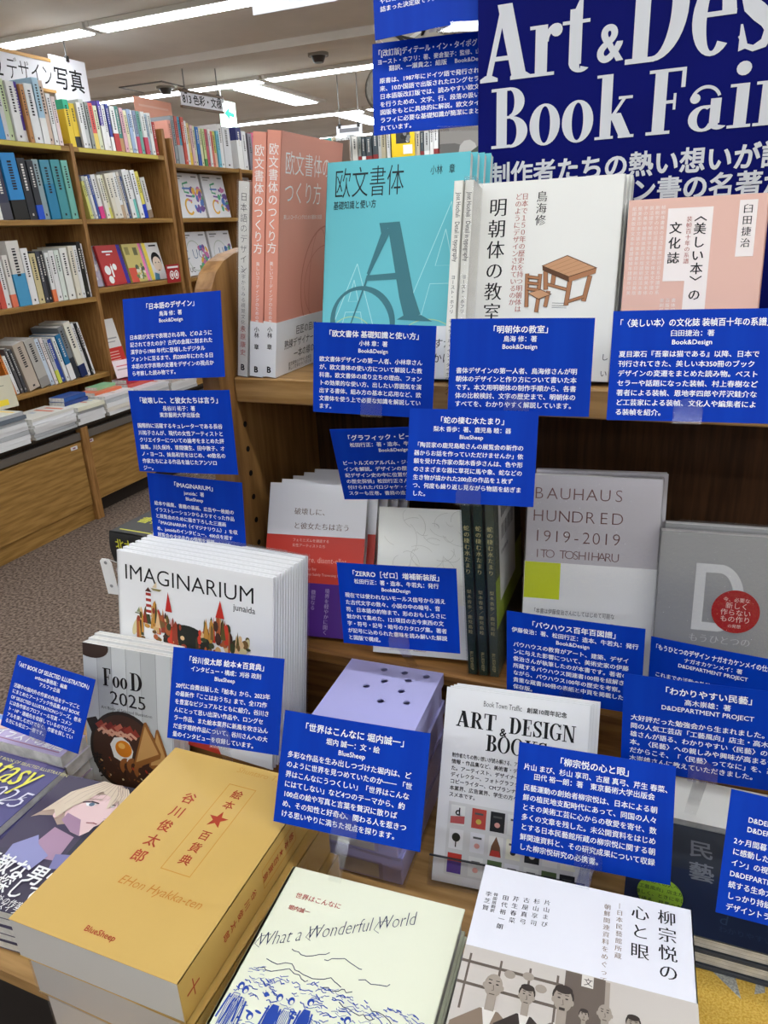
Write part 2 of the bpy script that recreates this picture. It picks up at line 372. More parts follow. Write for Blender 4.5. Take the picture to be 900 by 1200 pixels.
# ------------------------------------------------------------------ books
def book(name, label, o, yaw, lean, wd, ht, th, cover, spine='L', hard=False, art=None, spine_art=None, group=None, band=None, band_h=.3, back=None, flat=False, gap=True, cat='book', wrap=False, pages=None, band_art=None, lift=True):
    """o = lower-left corner of the front cover; x along the width, z along the height, y into the thickness."""
    o = Vector(o)
    if lift: o.z += (th * math.sin(R(lean)) if 0 < lean < 60 else 0) + (.0008 if lean < 60 else 0)
    rt = root(name, label, cat, pose(o, yaw, lean), group)
    ct = .0022 if hard else .0006
    ins = .003 if hard else .0004
    mb = MB()
    bev = .0006 if hard else 0
    xs = 0 if spine == 'L' else wd - ct * 1.6
    mb.box((0, 0, 0), (wd, ct, ht), cover, bev=bev)
    mb.box((0, th - ct, 0), (wd, th, ht), back or cover, bev=bev)
    mb.box((xs, 0, 0), (xs + ct * 1.6, th, ht), cover, bev=bev)
    if art: art(Art(mb, (0, 0, ht), (1, 0, 0), (0, 0, -1), wd, ht))
    if spine_art:
        if spine == 'L': spine_art(Art(mb, (0, th, ht), (0, -1, 0), (0, 0, -1), th, ht))
        else: spine_art(Art(mb, (wd, 0, ht), (0, 1, 0), (0, 0, -1), th, ht))
    mb.build('cover', rt)
    pb = MB()
    a = (ct * 1.7, ct * 1.05, ins) if spine == 'L' else (ins, ct * 1.05, ins)
    b = (wd - ins, th - ct * 1.05, ht - ins) if spine == 'L' else (wd - ct * 1.7, th - ct * 1.05, ht - ins)
    pb.box(a, b, pages or (PAGES if not flat else PAGESF))
    n = max(2, int(th / .006))
    g = mat((186, 184, 178), .9, .1)
    if pages is not None: n = 0
    e = .00025
    for i in range(1, n):                      # a few darker gaps between the signatures, printed on the block's edges
        y = a[1] + (b[1] - a[1]) * i / n
        pb.box((a[0], y, b[2]), (b[0], y + .0003, b[2] + e), g)
        pb.box((a[0], y, a[2] - e), (b[0], y + .0003, a[2]), g)
    pb.build('page_block', rt)
    if band is not None:
        q = MB(); bh = band_h * ht; d = .0005
        q.box((-d, -d, 0), (wd + d, 0, bh), band); q.box((-d, th, 0), (wd + d, th + d, bh), band)
        xx = -d if spine == 'L' else wd
        q.box((xx, 0, 0), (xx + d, th, bh), band)
        if band_art: band_art(Art(q, (0, -d, bh), (1, 0, 0), (0, 0, -1), wd, bh), Art(q, (-d, th, bh), (0, -1, 0), (0, 0, -1), th, bh) if spine == 'L' else Art(q, (wd + d, 0, bh), (0, 1, 0), (0, 0, -1), th, bh))
        q.build('paper_band', rt)
    if wrap:
        q = MB(); d = .0016
        q.box((-d, -d, -d * .2), (wd + d, th + d, ht + d), WRAP)
        q.box((wd * .1, -d * 1.2, ht + d), (wd * .9, -d * .9, ht + .006), WRAP)
        q.build('plastic_wrap', rt)
    return rt
def cname(c):
    r, g, b = c; mx, mn = max(c), min(c)
    if mx - mn < 26:
        return 'black' if mx < 70 else 'dark grey' if mx < 120 else 'grey' if mx < 185 else 'pale grey' if mx < 226 else 'white'
    if mn > 195: return 'cream' if b == mn and r >= g - 12 else 'pale blue' if b == mx else 'pale green' if g == mx else 'pale pink'
    if r >= g >= b:
        if g > .82 * r: return 'yellow'
        if g > .68 * r and r < 215: return 'tan'
        if g > .5 * r: return 'orange' if r > 190 and b < 140 else ('peach' if r > 190 else 'brown')
        return 'red' if r > 150 else 'maroon'
    if r >= b > g: return 'pink' if g > 110 else 'magenta' if b > .45 * r else 'crimson'
    if b > r > g: return 'purple'
    if b > g > r: return 'navy' if b < 120 else 'blue' if g < .82 * b else 'light blue'
    if g >= b > r: return 'teal'
    return 'green'
ORD = ['first', 'second', 'third', 'fourth', 'fifth', 'sixth', 'seventh', 'eighth', 'ninth', 'tenth', 'eleventh', 'twelfth', 'thirteenth', 'fourteenth', 'fifteenth', 'sixteenth', 'seventeenth', 'eighteenth', 'nineteenth', 'twentieth', 'twenty-first', 'twenty-second', 'twenty-third', 'twenty-fourth', 'twenty-fifth', 'twenty-sixth', 'twenty-seventh', 'twenty-eighth', 'twenty-ninth', 'thirtieth', 'thirty-first', 'thirty-second', 'thirty-third', 'thirty-fourth', 'thirty-fifth', 'thirty-sixth', 'thirty-seventh', 'thirty-eighth']
def shelf_row(org, along, items, span, lean, depth, where, group, rng, ink=True):
    """Books standing spine-out; org = start point on the shelf at the spine line, along = +1: yaw 180 facing +X, running +Y; 'X': facing -Y, running +X."""
    tot = sum(i[0] for i in items); p = 0.0
    for n, it in enumerate(items):
        t = it[0] / tot * span; c = it[1]; h = it[2]; bc = it[3] if len(it) > 3 else None; bf = it[4] if len(it) > 4 else .3
        dep = depth * rng.uniform(.86, 1.0); ln = lean; th = t * math.cos(R(lean)) * .90
        mb = MB(); cv = mat(c, .4, .35); e = .0012
        mb.box((0, 0, 0), (dep, e, h), cv); mb.box((0, th - e, 0), (dep, th, h), cv); mb.box((0, 0, 0), (e * 1.5, th, h), cv)
        mb.box((e * 1.6, e, .001), (dep - .002, th - e, h - .0015), PAGES)
        if bc is not None: mb.box((-.0006, -.0003, .0002), (dep, th + .0003, h * bf), mat(bc, .4, .35))
        if ink:
            a = Art(mb, (0, th, h), (0, -1, 0), (0, 0, -1), th, h, .0008)
            k = mat((50, 48, 50) if sum(c) > 360 else (225, 222, 214), .6, .2)
            y = rng.uniform(.07, .12); y1 = rng.uniform(.4, .6)
            while y < y1:
                q = rng.uniform(.018, .035); a.rect(.36, y, .64, y + q, k); y += q + rng.uniform(.012, .022)
            if bc is None: a.rect(.4, .90, .6, .94, k)
        if along == 'Y':
            o = Vector((org[0] + rng.uniform(-.012, .004), org[1] + p + t, org[2])); yaw = 180
        else:
            o = Vector((org[0] + p, org[1] + rng.uniform(-.004, .012), org[2])); yaw = 0
        # a leaning book turns about its long bottom edge
        if along == 'Y':
            o.z += (th * math.sin(R(ln)) if ln > 0 else 0) + .0012
            mx = pose(o, 180, ln)
        else:
            mx = Matrix.Translation(o) @ Matrix.Rotation(R(90), 4, 'Z') @ Matrix.Rotation(R(ln), 4, 'X')
            mx = Matrix.Translation(o + Vector((t, 0, .0012))) @ Matrix.Rotation(R(90), 4, 'Z')
        ob = mb.build('book', None, mx)
        bd = f' {cname(bc)}-banded' if bc is not None and cname(bc) != cname(c) else ''
        tag(ob, f'{cname(c)}{bd} book, {ORD[n]} from left, {where}', 'book', group)
        p += t

# ------------------------------------------------------------------ the room
def slab(name, a, b, m, kind='structure'):
    mb = MB(); mb.box(a, b, m); return tag(mb.build(name), kind=kind)
CZ = 2.75
slab('floor', (-9, -5, -.05), (4, 12, 0), CARPET)
slab('ceiling', (-9, -5, CZ), (4, 12, CZ + .05), CEIL)
slab('wall_left', (-9.1, -5, 0), (-9, 12, CZ), WALL)
slab('wall_right', (4, -5, 0), (4.1, 12, CZ), WALL)
slab('wall_back', (-9, 12, 0), (4, 12.1, CZ), WALL)
slab('wall_front', (-9, -5.1, 0), (4, -5, CZ), WALL)
slab('trim_1', (-9, 5.0, CZ - .05), (4, 5.22, CZ), CEIL)          # shallow ceiling beam
TUBE = emit((243, 249, 255), LAMP)
HOUS = mat((226, 224, 218), .5, .3)
nl = 0
ROWS = [(-3.3, 'added far behind the camera'), (-1.5, 'behind the camera'), (.35, 'above the display table'), (2.2, 'above the aisle'), (4.05, 'crossing the upper left'), (6.0, 'beyond the left bookcase'), (8.05, 'far behind the bookcase'), (9.98, 'farthest back')]  # the row farthest behind the camera is unseen, added for frontal light
for y, wh in ROWS:
    for i in range(5):
        x0 = -8.3 + i * 2.44
        rt = root('ceiling_light', f'long white ceiling light {wh}, {ORD[i]} from the left in its row', 'light', Matrix.Translation((x0, y, CZ)), 'ceiling light rows')
        mb = MB(); mb.box((0, -.075, -.03), (2.40, .075, 0), HOUS, bev=.004)
        mb.box((-.01, -.08, -.034), (.012, .08, 0), HOUS); mb.box((2.388, -.08, -.034), (2.41, .08, 0), HOUS); mb.build('housing', rt)
        mb = MB(); mb.box((.03, -.06, -.036), (2.37, .06, -.030), TUBE); mb.build('tube', rt)
for i, (y0, y1) in enumerate(((6.15, 7.35), (8.05, 9.25))):
    for j, x in enumerate((-3.75, -.9)):
        rt = root('ceiling_light', f'recessed white ceiling light running lengthwise, {ORD[i]} back, {"left" if j == 0 else "right"} aisle', 'light', Matrix.Translation((x, y0, CZ)), 'recessed ceiling lights')
        mb = MB(); mb.box((-.2, 0, -.02), (.2, y1 - y0, 0), HOUS, bev=.004); mb.build('housing', rt)
        mb = MB(); mb.box((-.12, .05, -.026), (.12, y1 - y0 - .05, -.020), TUBE); mb.build('tube', rt)
for i, (x, y, wh) in enumerate(((-4.3, 5.83, 'above the left bookcase'), (-2.7, 5.5, 'above the coral books'))):
    rt = root('smoke_detector', f'small grey dome fitting on the ceiling {wh}', 'smoke detector', Matrix.Translation((x, y, CZ)))
    mb = MB(); mb.cyl((0, 0, -.02), .075, .02, mat((150, 146, 138), .5)); mb.build('base', rt)
    mb = MB(); mb.cyl((0, 0, -.06), .035, .04, mat((70, 66, 62), .3), r2=.055); mb.build('dome', rt)
rt = root('ceiling_hatch', 'square access hatch in the ceiling above the left bookcase', 'hatch', Matrix.Translation((-4.6, 5.65, CZ)))
mb = MB(); mb.box((-.02, -.02, -.008), (.42, 0, 0), GREYM); mb.box((-.02, .4, -.008), (.42, .42, 0), GREYM); mb.box((-.02, 0, -.008), (0, .4, 0), GREYM); mb.box((.4, 0, -.008), (.42, .4, 0), GREYM); mb.build('frame', rt)
mb = MB(); mb.box((0, 0, -.005), (.4, .4, 0), CEIL); mb.build('panel', rt)

# ------------------------------------------------------------------ bookcases on the left
rng = random.Random(4)
YL = mat((206, 188, 84), .5)
def bookcase(label, x_front, depth, ys, shelves, topz, strip=True, bot=.585):
    """runs along Y, open side facing +X; ys = panel positions; shelves[bay] = list of shelf top heights."""
    rt = root('bookcase', label, 'bookcase', Matrix.Translation((x_front, ys[0], 0)))
    xb = -depth
    for i, y in enumerate(ys):
        end = i in (0, len(ys) - 1)
        mb = MB(); t = .03
        zt = topz[i]
        mb.box((xb, y - ys[0] - t / 2, bot), (0, y - ys[0] + t / 2, zt), WOODZ, bev=.003); mb.build('side_panel' if end else 'divider', rt)
    for b in range(len(ys) - 1):
        y0, y1 = ys[b] - ys[0] + .016, ys[b + 1] - ys[0] - .016
        for k, z in enumerate(shelves[b]):
            mb = MB(); mb.box((xb, y0, z - .028), (-.004, y1, z), WOODY, bev=.002); sh = mb.build('shelf', rt)
            if k == 0 and strip:
                mb = MB(); mb.box((-.005, y0 + .04, z - .025), (-.0025, y0 + (y1 - y0) * .92, z - .003), YL); tag(mb.build('label_strip', sh), 'yellow paper strip')
    mb = MB(); mb.box((xb - .015, 0, bot), (xb, ys[-1] - ys[0], 2.09), WOODZ); mb.build('back_panel', rt)
    return rt
XB = -3.45
YS = [2.84, 3.715, 4.58]
bookcase('oak bookcase nearest on the left, full of design books', XB, .30, YS, [[2.085, 1.692, 1.246, .785], [2.085, 1.692, 1.29, .785]], [2.1, 2.1, 2.25])
bookcase('second oak bookcase beyond the nearest one, behind the pink poster', XB, .30, [4.66, 5.50, 6.16], [[2.045, 1.690, 1.285, .785], [2.045, 1.690, 1.285, .785]], [2.2, 2.05, 2.05], strip=False)
W_, CR = (238, 238, 236), (232, 226, 208)
g1 = 'spine-out books on the left bookcase'
r1a = [(10, (238, 150, 92), .30), (10, W_, .29), (10, (244, 168, 120), .3, W_, .4), (12, CR, .29), (10, (200, 70, 120), .31, (220, 220, 200), .5), (14, (214, 218, 196), .29, (180, 60, 90), .15), (12, (42, 40, 40), .305), (14, (226, 224, 220), .31), (20, W_, .29, (64, 150, 212), .72), (10, (220, 220, 220), .28), (13, (206, 222, 176), .29), (20, W_, .285), (11, (92, 66, 164), .29, W_, .2), (10, (196, 140, 84), .28), (22, (238, 240, 240), .29), (16, (172, 206, 226), .325, W_, .4), (14, (214, 190, 170), .32), (12, W_, .26), (11, (240, 222, 218), .25)]
shelf_row((XB - .02, 2.93, 2.085), 'Y', r1a, .76, 2, .22, 'top shelf, nearest bookcase, left bay', g1, rng)
r1b = [(13, (56, 190, 150), .245, (238, 206, 60), .8), (13, (238, 206, 60), .23, (40, 40, 40), .25), (10, W_, .24), (12, (200, 204, 200), .26), (9, (150, 156, 150), .25), (11, (226, 100, 90), .25, (240, 214, 110), .35), (10, (220, 224, 190), .24), (9, (96, 80, 170), .27, W_, .5), (9, W_, .25), (8, (60, 70, 150), .26, W_, .3), (14, W_, .25, (190, 60, 60), .4), (10, (70, 134, 124), .255, (190, 150, 100), .3), (10, (228, 180, 190), .25), (9, (238, 230, 190), .24), (10, (168, 190, 222), .25), (9, W_, .25), (9, (150, 162, 190), .25, (210, 70, 110), .4), (9, (120, 180, 166), .25), (11, W_, .25, (200, 60, 90), .4), (9, (176, 196, 214), .24), (10, W_, .25), (8, (184, 44, 44), .2)]
shelf_row((XB - .02, 3.74, 2.085), 'Y', r1b, .80, 3, .22, 'top shelf, nearest bookcase, right bay', g1, rng)
r2a = [(14, (90, 80, 76), .24), (18, W_, .25), (22, (240, 236, 228), .255), (22, W_, .25, (230, 160, 70), .2), (12, (226, 220, 96), .25, W_, .3), (26, (58, 60, 82), .28, (80, 80, 90), .3), (40, (44, 140, 206), .33, (36, 36, 34), .3), (22, (44, 46, 52), .31), (18, (50, 52, 58), .30, (34, 84, 206), .25), (18, (150, 172, 176), .31), (28, (72, 146, 170), .31, (40, 130, 170), .6), (28, (70, 152, 160), .315), (20, (118, 186, 172), .315)]
shelf_row((XB - .02, 2.9, 1.692), 'Y', r2a, .79, 3, .24, 'second shelf, nearest bookcase, left bay', g1, rng)
r2b = [(10, (216, 216, 120), .21), (12, (190, 196, 190), .24), (9, W_, .24), (8, (70, 96, 176), .25), (16, W_, .25, (226, 70, 140), .28), (13, (240, 238, 226), .25), (14, (238, 234, 200), .25, (226, 220, 110), .25), (16, CR, .26), (16, (236, 232, 220), .265), (12, W_, .27, (196, 170, 140), .3), (10, (226, 218, 204), .275), (8, (70, 92, 140), .25), (18, W_, .29), (14, W_, .29, (120, 206, 196), .4), (18, (240, 242, 244), .29), (14, (232, 220, 100), .285, (30, 66, 196), .3), (20, (220, 218, 212), .25, (150, 130, 110), .2)]
shelf_row((XB - .02, 3.785, 1.692), 'Y', r2b, .60, 9, .22, 'second shelf, nearest bookcase, right bay', g1, rng)
r3a = [(12, (170, 150, 200), .26), (14, W_, .27), (11, (206, 70, 66), .27, W_, .35), (14, (140, 70, 130), .28, (206, 84, 70), .5), (14, W_, .25), (14, (226, 222, 214), .27, (226, 120, 90), .25), (34, (222, 218, 210), .34, (78, 156, 198), .5), (20, W_, .30), (18, (212, 198, 150), .27), (11, (70, 72, 80), .28), (12, (42, 42, 44), .28), (12, W_, .27, (236, 130, 84), .25), (16, W_, .28), (14, (226, 236, 226), .28), (22, (238, 238, 232), .29), (16, CR, .30), (12, W_, .30), (13, (36, 36, 34), .32), (7, W_, .31)]
shelf_row((XB - .02, 2.9, 1.246), 'Y', r3a, .79, 2, .24, 'third shelf, nearest bookcase, left bay', g1, rng)
r4a = [(10, (236, 140, 60), .26), (12, W_, .22), (12, (90, 88, 90), .26), (12, (72, 72, 76), .25), (44, (190, 176, 160), .27), (40, (180, 176, 168), .28, (150, 146, 140), .2), (16, (206, 218, 232), .28), (12, (236, 226, 224), .28), (14, (190, 192, 194), .27, (214, 218, 90), .3), (20, (48, 76, 160), .26), (14, W_, .27), (22, (34, 112, 160), .28, W_, .35), (24, (120, 124, 126), .32, (50, 54, 60), .4), (30, (232, 228, 212), .34, (30, 44, 90), .22), (12, W_, .33), (8, (40, 40, 44), .33), (12, W_, .33)]
shelf_row((XB - .02, 2.965, .785), 'Y', r4a, .635, 12, .22, 'fourth shelf, nearest bookcase', g1, rng)
g2 = 'spine-out books on the second bookcase'
r5a = [(9, (240, 170, 150), .27), (9, (150, 156, 160), .30), (9, (206, 96, 84), .30, (170, 176, 180), .4), (8, (70, 160, 190), .30, (180, 180, 186), .4), (9, (210, 84, 66), .30), (8, W_, .28), (10, (236, 204, 130), .27, (240, 206, 60), .3), (9, (238, 200, 200), .26), (9, (226, 226, 190), .26), (11, (34, 114, 196), .255, (50, 90, 170), .3), (9, (230, 226, 180), .25), (9, (200, 216, 150), .25, (80, 150, 80), .2), (9, (214, 96, 110), .25), (8, W_, .25), (9, (226, 120, 100), .24), (12, (220, 222, 110), .245, (240, 200, 170), .4), (10, (120, 196, 220), .25), (14, W_, .30), (30, (222, 224, 226), .29)]
shelf_row((XB - .02, 4.69, 2.045), 'Y', r5a, .76, 1, .22, 'top shelf, second bookcase, left bay', g2, rng)
r5b = [(14, (40, 44, 110), .30, W_, .7), (12, (226, 226, 226), .28), (12, (120, 116, 126), .27), (14, (214, 84, 124), .28, W_, .3), (12, (226, 150, 160), .27), (12, W_, .27), (12, (170, 60, 70), .26), (12, W_, .26)]
shelf_row((XB - .02, 5.53, 2.045), 'Y', r5b, .58, 1, .22, 'top shelf, second bookcase, right bay', g2, rng)
# face-out books
def faceout(label, y0, z, wd, ht, cover, art=None, lean=12, th=.018, group='face-out books on the left bookcases', x=XB - .10):
    return book('book', label, (x, y0, z), 90, lean, wd, ht, th, cover, art=art, group=group)
def blobs(A, cols, n, seed, x0, y0, x1, y1, r0, r1, k=1):
    q = random.Random(seed)
    for i in range(n):
        A.ell(q.uniform(x0, x1), q.uniform(y0, y1), q.uniform(r0, r1), q.uniform(r0, r1), mat(q.choice(cols), .5), k + i % 3, 8, q.uniform(0, 90))
def art_red(A):
    A.step = .0006
    for cx, cy, r in ((.25, .62, .14), (.62, .55, .10), (.3, .86, .12)): A.ell(cx, cy, r, r * 1.1, WHITE, 1, 14)
    A.rect(.42, .52, .5, .80, WHITE); A.text('!', .42, .6, .05, WHITE, k=3); A.rect(.25, .14, .75, .18, WHITE); A.rect(.4, .22, .6, .25, WHITE)
def art_lav(A): A.step = .0006; blobs(A, [(236, 236, 240), (210, 206, 222), (150, 146, 170), (232, 200, 190)], 26, 3, .1, .3, .9, .95, .06, .16)
def art_yel(A):
    A.step = .0006
    A.rect(.1, .08, .35, .28, mat((160, 150, 90), .5)); A.rect(.6, .1, .85, .3, mat((120, 120, 80), .5)); A.rect(0, .62, .45, 1, mat((220, 90, 70), .5)); blobs(A, [(120, 140, 90), (90, 100, 80), (236, 230, 210)], 18, 5, .45, .5, .95, .95, .05, .12)
def art_boy(A):
    A.step = .0006
    A.rect(0, 0, .2, 1, mat((246, 226, 90), .5)); A.ell(.62, .5, .30, .36, INK, 1); A.ell(.62, .58, .27, .3, mat((244, 226, 206), .5), 2)
    A.line([(.5, .55), (.56, .53)], .006, INK, 3); A.line([(.7, .53), (.76, .55)], .006, INK, 3); A.line([(.58, .75), (.68, .75)], .005, INK, 3); A.poly([(.2, 1), (.3, .8), (.55, .85), (.5, 1)], mat((90, 150, 180), .5), 3); A.rect(.4, .06, .85, .1, INK)
faceout('lavender-grey picture book face-out, first on the third shelf, right bay', 3.75, 1.29, .17, .25, mat((190, 186, 206), .4), art_lav)
faceout('red book with white blobs standing face-out on the third shelf', 3.89, 1.29, .19, .25, mat((190, 48, 46), .4), art_red, x=XB - .073)
faceout('thick purple-blue spined book between red and yellow face-out books', 4.10, 1.29, .045, .25, mat((60, 40, 160), .4))
faceout('yellow-green illustrated book standing face-out right of the purple spine', 4.155, 1.29, .16, .25, mat((214, 200, 120), .4), art_yel, x=XB - .09)
faceout('bright pink spined book beside the yellow-green illustrated book', 4.32, 1.29, .03, .25, mat((246, 130, 190), .4))
faceout("white book with a drawn dark-haired head, face-out at the shelf's right end", 4.355, 1.29, .17, .25, mat((240, 240, 238), .4), art_boy, x=XB - .09)
def art_price(A):
    A.step = .0006
    for cx in (.38, .72): A.ell(cx, .58, .17, .2, WHITE, 1, 16); A.ring(cx, .58, .12, .14, .045, .045, mat((190, 48, 46), .5), 2)
    A.rect(.1, .1, .9, .2, WHITE)
mb = MB(); mb.box((0, 0, 0), (.15, .002, .12), mat((170, 40, 44), .5)); art_price(Art(mb, (0, 0, .12), (1, 0, 0), (0, 0, -1), .15, .12))
tag(mb.build('price_card', None, pose((XB + .004, 4.40, 1.27), 90, 0)), 'small red sign with two white rings at the edge of the third shelf', 'sign')
def art_wr(A):
    A.step = .0006
    A.rect(0, .62, 1, 1, mat((214, 56, 50), .5)); A.rect(.08, .12, .5, .15, mat((190, 120, 120), .5)); A.rect(.08, .19, .4, .21, mat((190, 140, 140), .5)); A.rect(.2, .4, .9, .43, mat((170, 170, 170), .5)); A.rect(.2, .48, .8, .50, mat((170, 170, 170), .5))
    for i in range(4): A.rect(.2, .70 + .06 * i, .8, .72 + .06 * i, mat((240, 190, 180), .5), 2)
faceout('white book with red lower half, face-out on the lowest shelf, right bay', 3.76, .785, .22, .30, mat((238, 236, 232), .4), art_wr)
def art_gift(seed, wordy):
    def f(A):
        A.step = .0006
        cols = [(90, 170, 130), (200, 120, 170), (230, 180, 70), (90, 130, 200), (120, 90, 160)]
        if wordy: A.text('UC', .34, .62, .10, mat((70, 110, 150), .5), k=2, kk=THIN); A.ring(.42, .55, .30, .34, .02, .02, mat((190, 200, 190), .5)); A.rect(.5, .78, .75, .93, mat((110, 150, 100), .5)); A.text('UC', .1, .92, .05, INK, k=2)
        else:
            A.line([(.55, .2), (.35, .24), (.36, .42), (.52, .44)], .014, mat(cols[0], .5), 1); A.line([(.3, .34), (.6, .34)], .012, mat(cols[3], .5), 2); A.line([(.38, .5), (.6, .52)], .012, mat(cols[4], .5)); A.ring(.42, .75, .16, .18, .05, .05, mat(cols[2], .5), a0=40, a1=330); A.line([(.42, .6), (.56, .62)], .012, mat(cols[1], .5), 2)
        blobs(A, cols, 22, seed, .62, .35, .95, .85, .03, .09, 1)
        A.rect(.08, .06, .4, .09, mat((120, 120, 124), .5)); A.rect(.08, .12, .3, .14, mat((150, 150, 150), .5)); A.rect(.72, .06, .92, .09, mat((120, 120, 124), .5))
    return f
for rw, (z, wrd) in enumerate(((1.690, False), (1.285, True))):
    for i, (y, lab) in enumerate(((4.69, 'left'), (4.79, 'middle'), (5.15, 'right'), (5.545, 'far right'))):
        wd = (.085, .33, .30, .3)[i]; z += .001
        faceout(f'white cover with colourful lettering, {lab} on the {("second", "third")[rw]} shelf of the second bookcase', y, z, wd, .312, mat((234, 236, 240), .4), art_gift(i + rw * 7, wrd), group='white face-out books on the second bookcase', lean=9)
# counter below the bookcase
XC = -3.235
rt = root('counter', 'low oak counter with drawers running along the left bookcases', 'counter', Matrix.Translation((XC, 1.6, 0)))
L_ = 4.6
mb = MB(); mb.box((-.55, 0, .566), (-.005, L_, .583), WOODY); mb.box((-.005, 0, .566), (.006, L_, .582), mat((52, 42, 32), .7)); mb.build('counter_top', rt)
mb = MB(); mb.box((-.02, 0, .497), (.0, L_, .540), mat((112, 106, 98), .35, .5, .3)); mb.box((-.06, 0, .54), (-.03, L_, .566), mat((40, 34, 28), .8)); tag(mb.build('rail', rt), 'grey metal rail')
for i, (y0, y1) in enumerate(((0, .74), (.77, 1.54), (1.60, 2.5), (2.53, 3.4), (3.43, 4.58))):
    dx = 0 if i < 2 else -.03
    mb = MB(); mb.box((-.03 + dx, y0 + .005, .10), (dx, y1 - .005, .486), WOODY, bev=.003); d = mb.build('drawer_front', rt)
    mb = MB(); mb.box((dx, y1 - .09 if i < 2 else y0 + .02, .455), (dx + .002, y1 - .04 if i < 2 else y0 + .06, .475), mat((226, 220, 222), .5)); mb.box((dx + .002, (y1 - .075 if i < 2 else y0 + .03), .461), (dx + .0025, (y1 - .055 if i < 2 else y0 + .05), .469), mat((150, 90, 110), .5)); mb.build('label_holder', d)
for y in (.74, 1.54, 2.5, 3.4):
    mb = MB(); mb.box((-.5, y, 0), (.012, y + .03 if y != 1.54 else y + .055, .566), WOODZ, bev=.002); mb.build('divider', rt)
mb = MB(); mb.box((-.05, 0, 0), (-.015, 1.54, .098), WOODY); mb.box((-.12, 1.6, 0), (-.09, L_, .098), mat((40, 32, 26), .7)); mb.build('kick_board', rt)
mb = MB(); mb.box((-.55, 0, 0), (-.53, L_, .555), WOODZ); mb.box((-.53, L_ - .02, 0), (0, L_, .555), WOODZ); mb.build('carcass', rt)
# stacks on the counter
def magazine(label, o, yaw, wd, ln, th, cover, group, pages=None, art=None):
    mb = MB(); cv = mat(cover, .3, .4)
    mb.box((0, 0, 0), (wd, ln, .0008), cv); mb.box((0, 0, th - .0008), (wd, ln, th), cv); mb.box((wd - .0012, 0, 0), (wd, ln, th), cv)
    mb.box((.0005, .001, .0008), (wd - .0014, ln - .001, th - .0008), pages or PAGESF)
    if art: art(Art(mb, (0, ln, th), (1, 0, 0), (0, -1, 0), wd, ln, .0004))
    o_ = mb.build('magazine', None, Matrix.Translation(o) @ Matrix.Rotation(R(yaw), 4, 'Z'))
    return tag(o_, label, 'magazine', group)
CT = .583
def stack(where, y, dy, x1, dx, cols, th, seed, group='magazine stacks on the counter'):
    q = random.Random(seed); z = CT
    for i, c in enumerate(cols):
        t = th * 1.25 * q.uniform(.85, 1.15); n = len(cols) - 1 - i
        nm = 'topmost' if n == 0 else ORD[n] + ' below the top' if n < len(cols) - 1 else 'lowest'
        mb_art = None
        if n == 0:
            def mb_art(A, q=q): 
                for k in range(3): A.rect(q.uniform(.08, .3), .12 + .2 * k, q.uniform(.4, .9), .2 + .2 * k, mat(q.choice([(200, 190, 180), (236, 200, 90), (190, 200, 214), (220, 120, 90)]), .5))
        magazine(f'{cname(c)} magazine, {nm} in the {where}', (x1 + .018 - dx + q.uniform(-.008, .008), y + q.uniform(-.006, .006), z), q.uniform(-1.5, 1.5), dx, dy, t, c, group, art=mb_art); z += t + .0004
    return z
    return z
wt, gy = (232, 232, 232), (186, 188, 190)
stack('blue-topped stack at the left edge', 2.28, .20, XC + .005, .21, [wt, wt, wt, (170, 190, 226), (90, 126, 196)], .018, 1)
T2 = stack('grey-white stack left on the counter', 2.56, .22, XC - .0, .22, [wt, wt, gy, wt, wt, gy, (110, 120, 130), gy], .0165, 2)
stack('wrapped stack amid the counter', 2.815, .30, XC + .002, .215, [gy, gy, wt, wt, wt, wt, (224, 222, 214)], .0125, 3)
T4 = stack('yellow-cornered stack on the counter', 3.14, .21, XC - .0, .215, [wt, wt, wt, gy, (236, 234, 210)], .0165, 4)
T5 = stack('pale stack after the yellow-cornered one', 3.37, .26, XC + .0, .21, [wt, (226, 220, 210), wt, gy, wt], .018, 5)
T6 = stack('counter stack behind the blue cards', 3.66, .30, XC + .0, .215, [wt, wt, gy, wt, (226, 226, 230)], .016, 6)
stack('far white stack along the counter', 3.99, .28, XC + .0, .21, [gy, wt, wt, wt, (214, 200, 190)], .016, 7)
def one(label, x, y, dx, dy, th, c, yaw, z=CT, art=None): return magazine(label, (x, y, z), yaw, dx, dy, th, c, 'loose books lying at the back of the counter', art=art)
one('navy book under the blue book at the back of the counter', -3.435, 3.15, .115, .19, .022, (40, 64, 130), 1, T4)
one('blue book lying flat at the back of the counter', -3.435, 3.155, .11, .18, .024, (44, 86, 160), 3, T4 + .0225)
one('orange-red magazine lying beside the blue book', -3.43, 3.38, .13, .23, .016, (226, 120, 84), -1, T5)
one('pale green book lying on the orange-red magazine', -3.43, 3.44, .09, .17, .018, (150, 206, 160), 2, T5 + .0165)
one('red-edged white book below the crimson book', -3.435, 3.67, .13, .26, .024, (200, 84, 76), 1, T6)
one('crimson book lying near the base of the shelves', -3.435, 3.68, .115, .23, .026, (170, 40, 66), 2, T6 + .0245)
mb = MB(); mb.box((0, 0, 0), (.26, .002, .17), mat((206, 200, 176), .5)); A = Art(mb, (0, 0, .17), (1, 0, 0), (0, 0, -1), .26, .17, .0005)
A.rect(.2, .72, .8, .9, mat((240, 214, 60), .5)); A.rect(.1, .28, .8, .31, mat((150, 146, 130), .5)); mb.box((.02, .002, 0), (.24, .06, .002), mat((206, 200, 176), .5))
tag(mb.build('sign_card', None, pose((-3.385, 2.62, T2), 84, 8)), 'cream sign with yellow label standing on the counter stacks at left', 'sign')
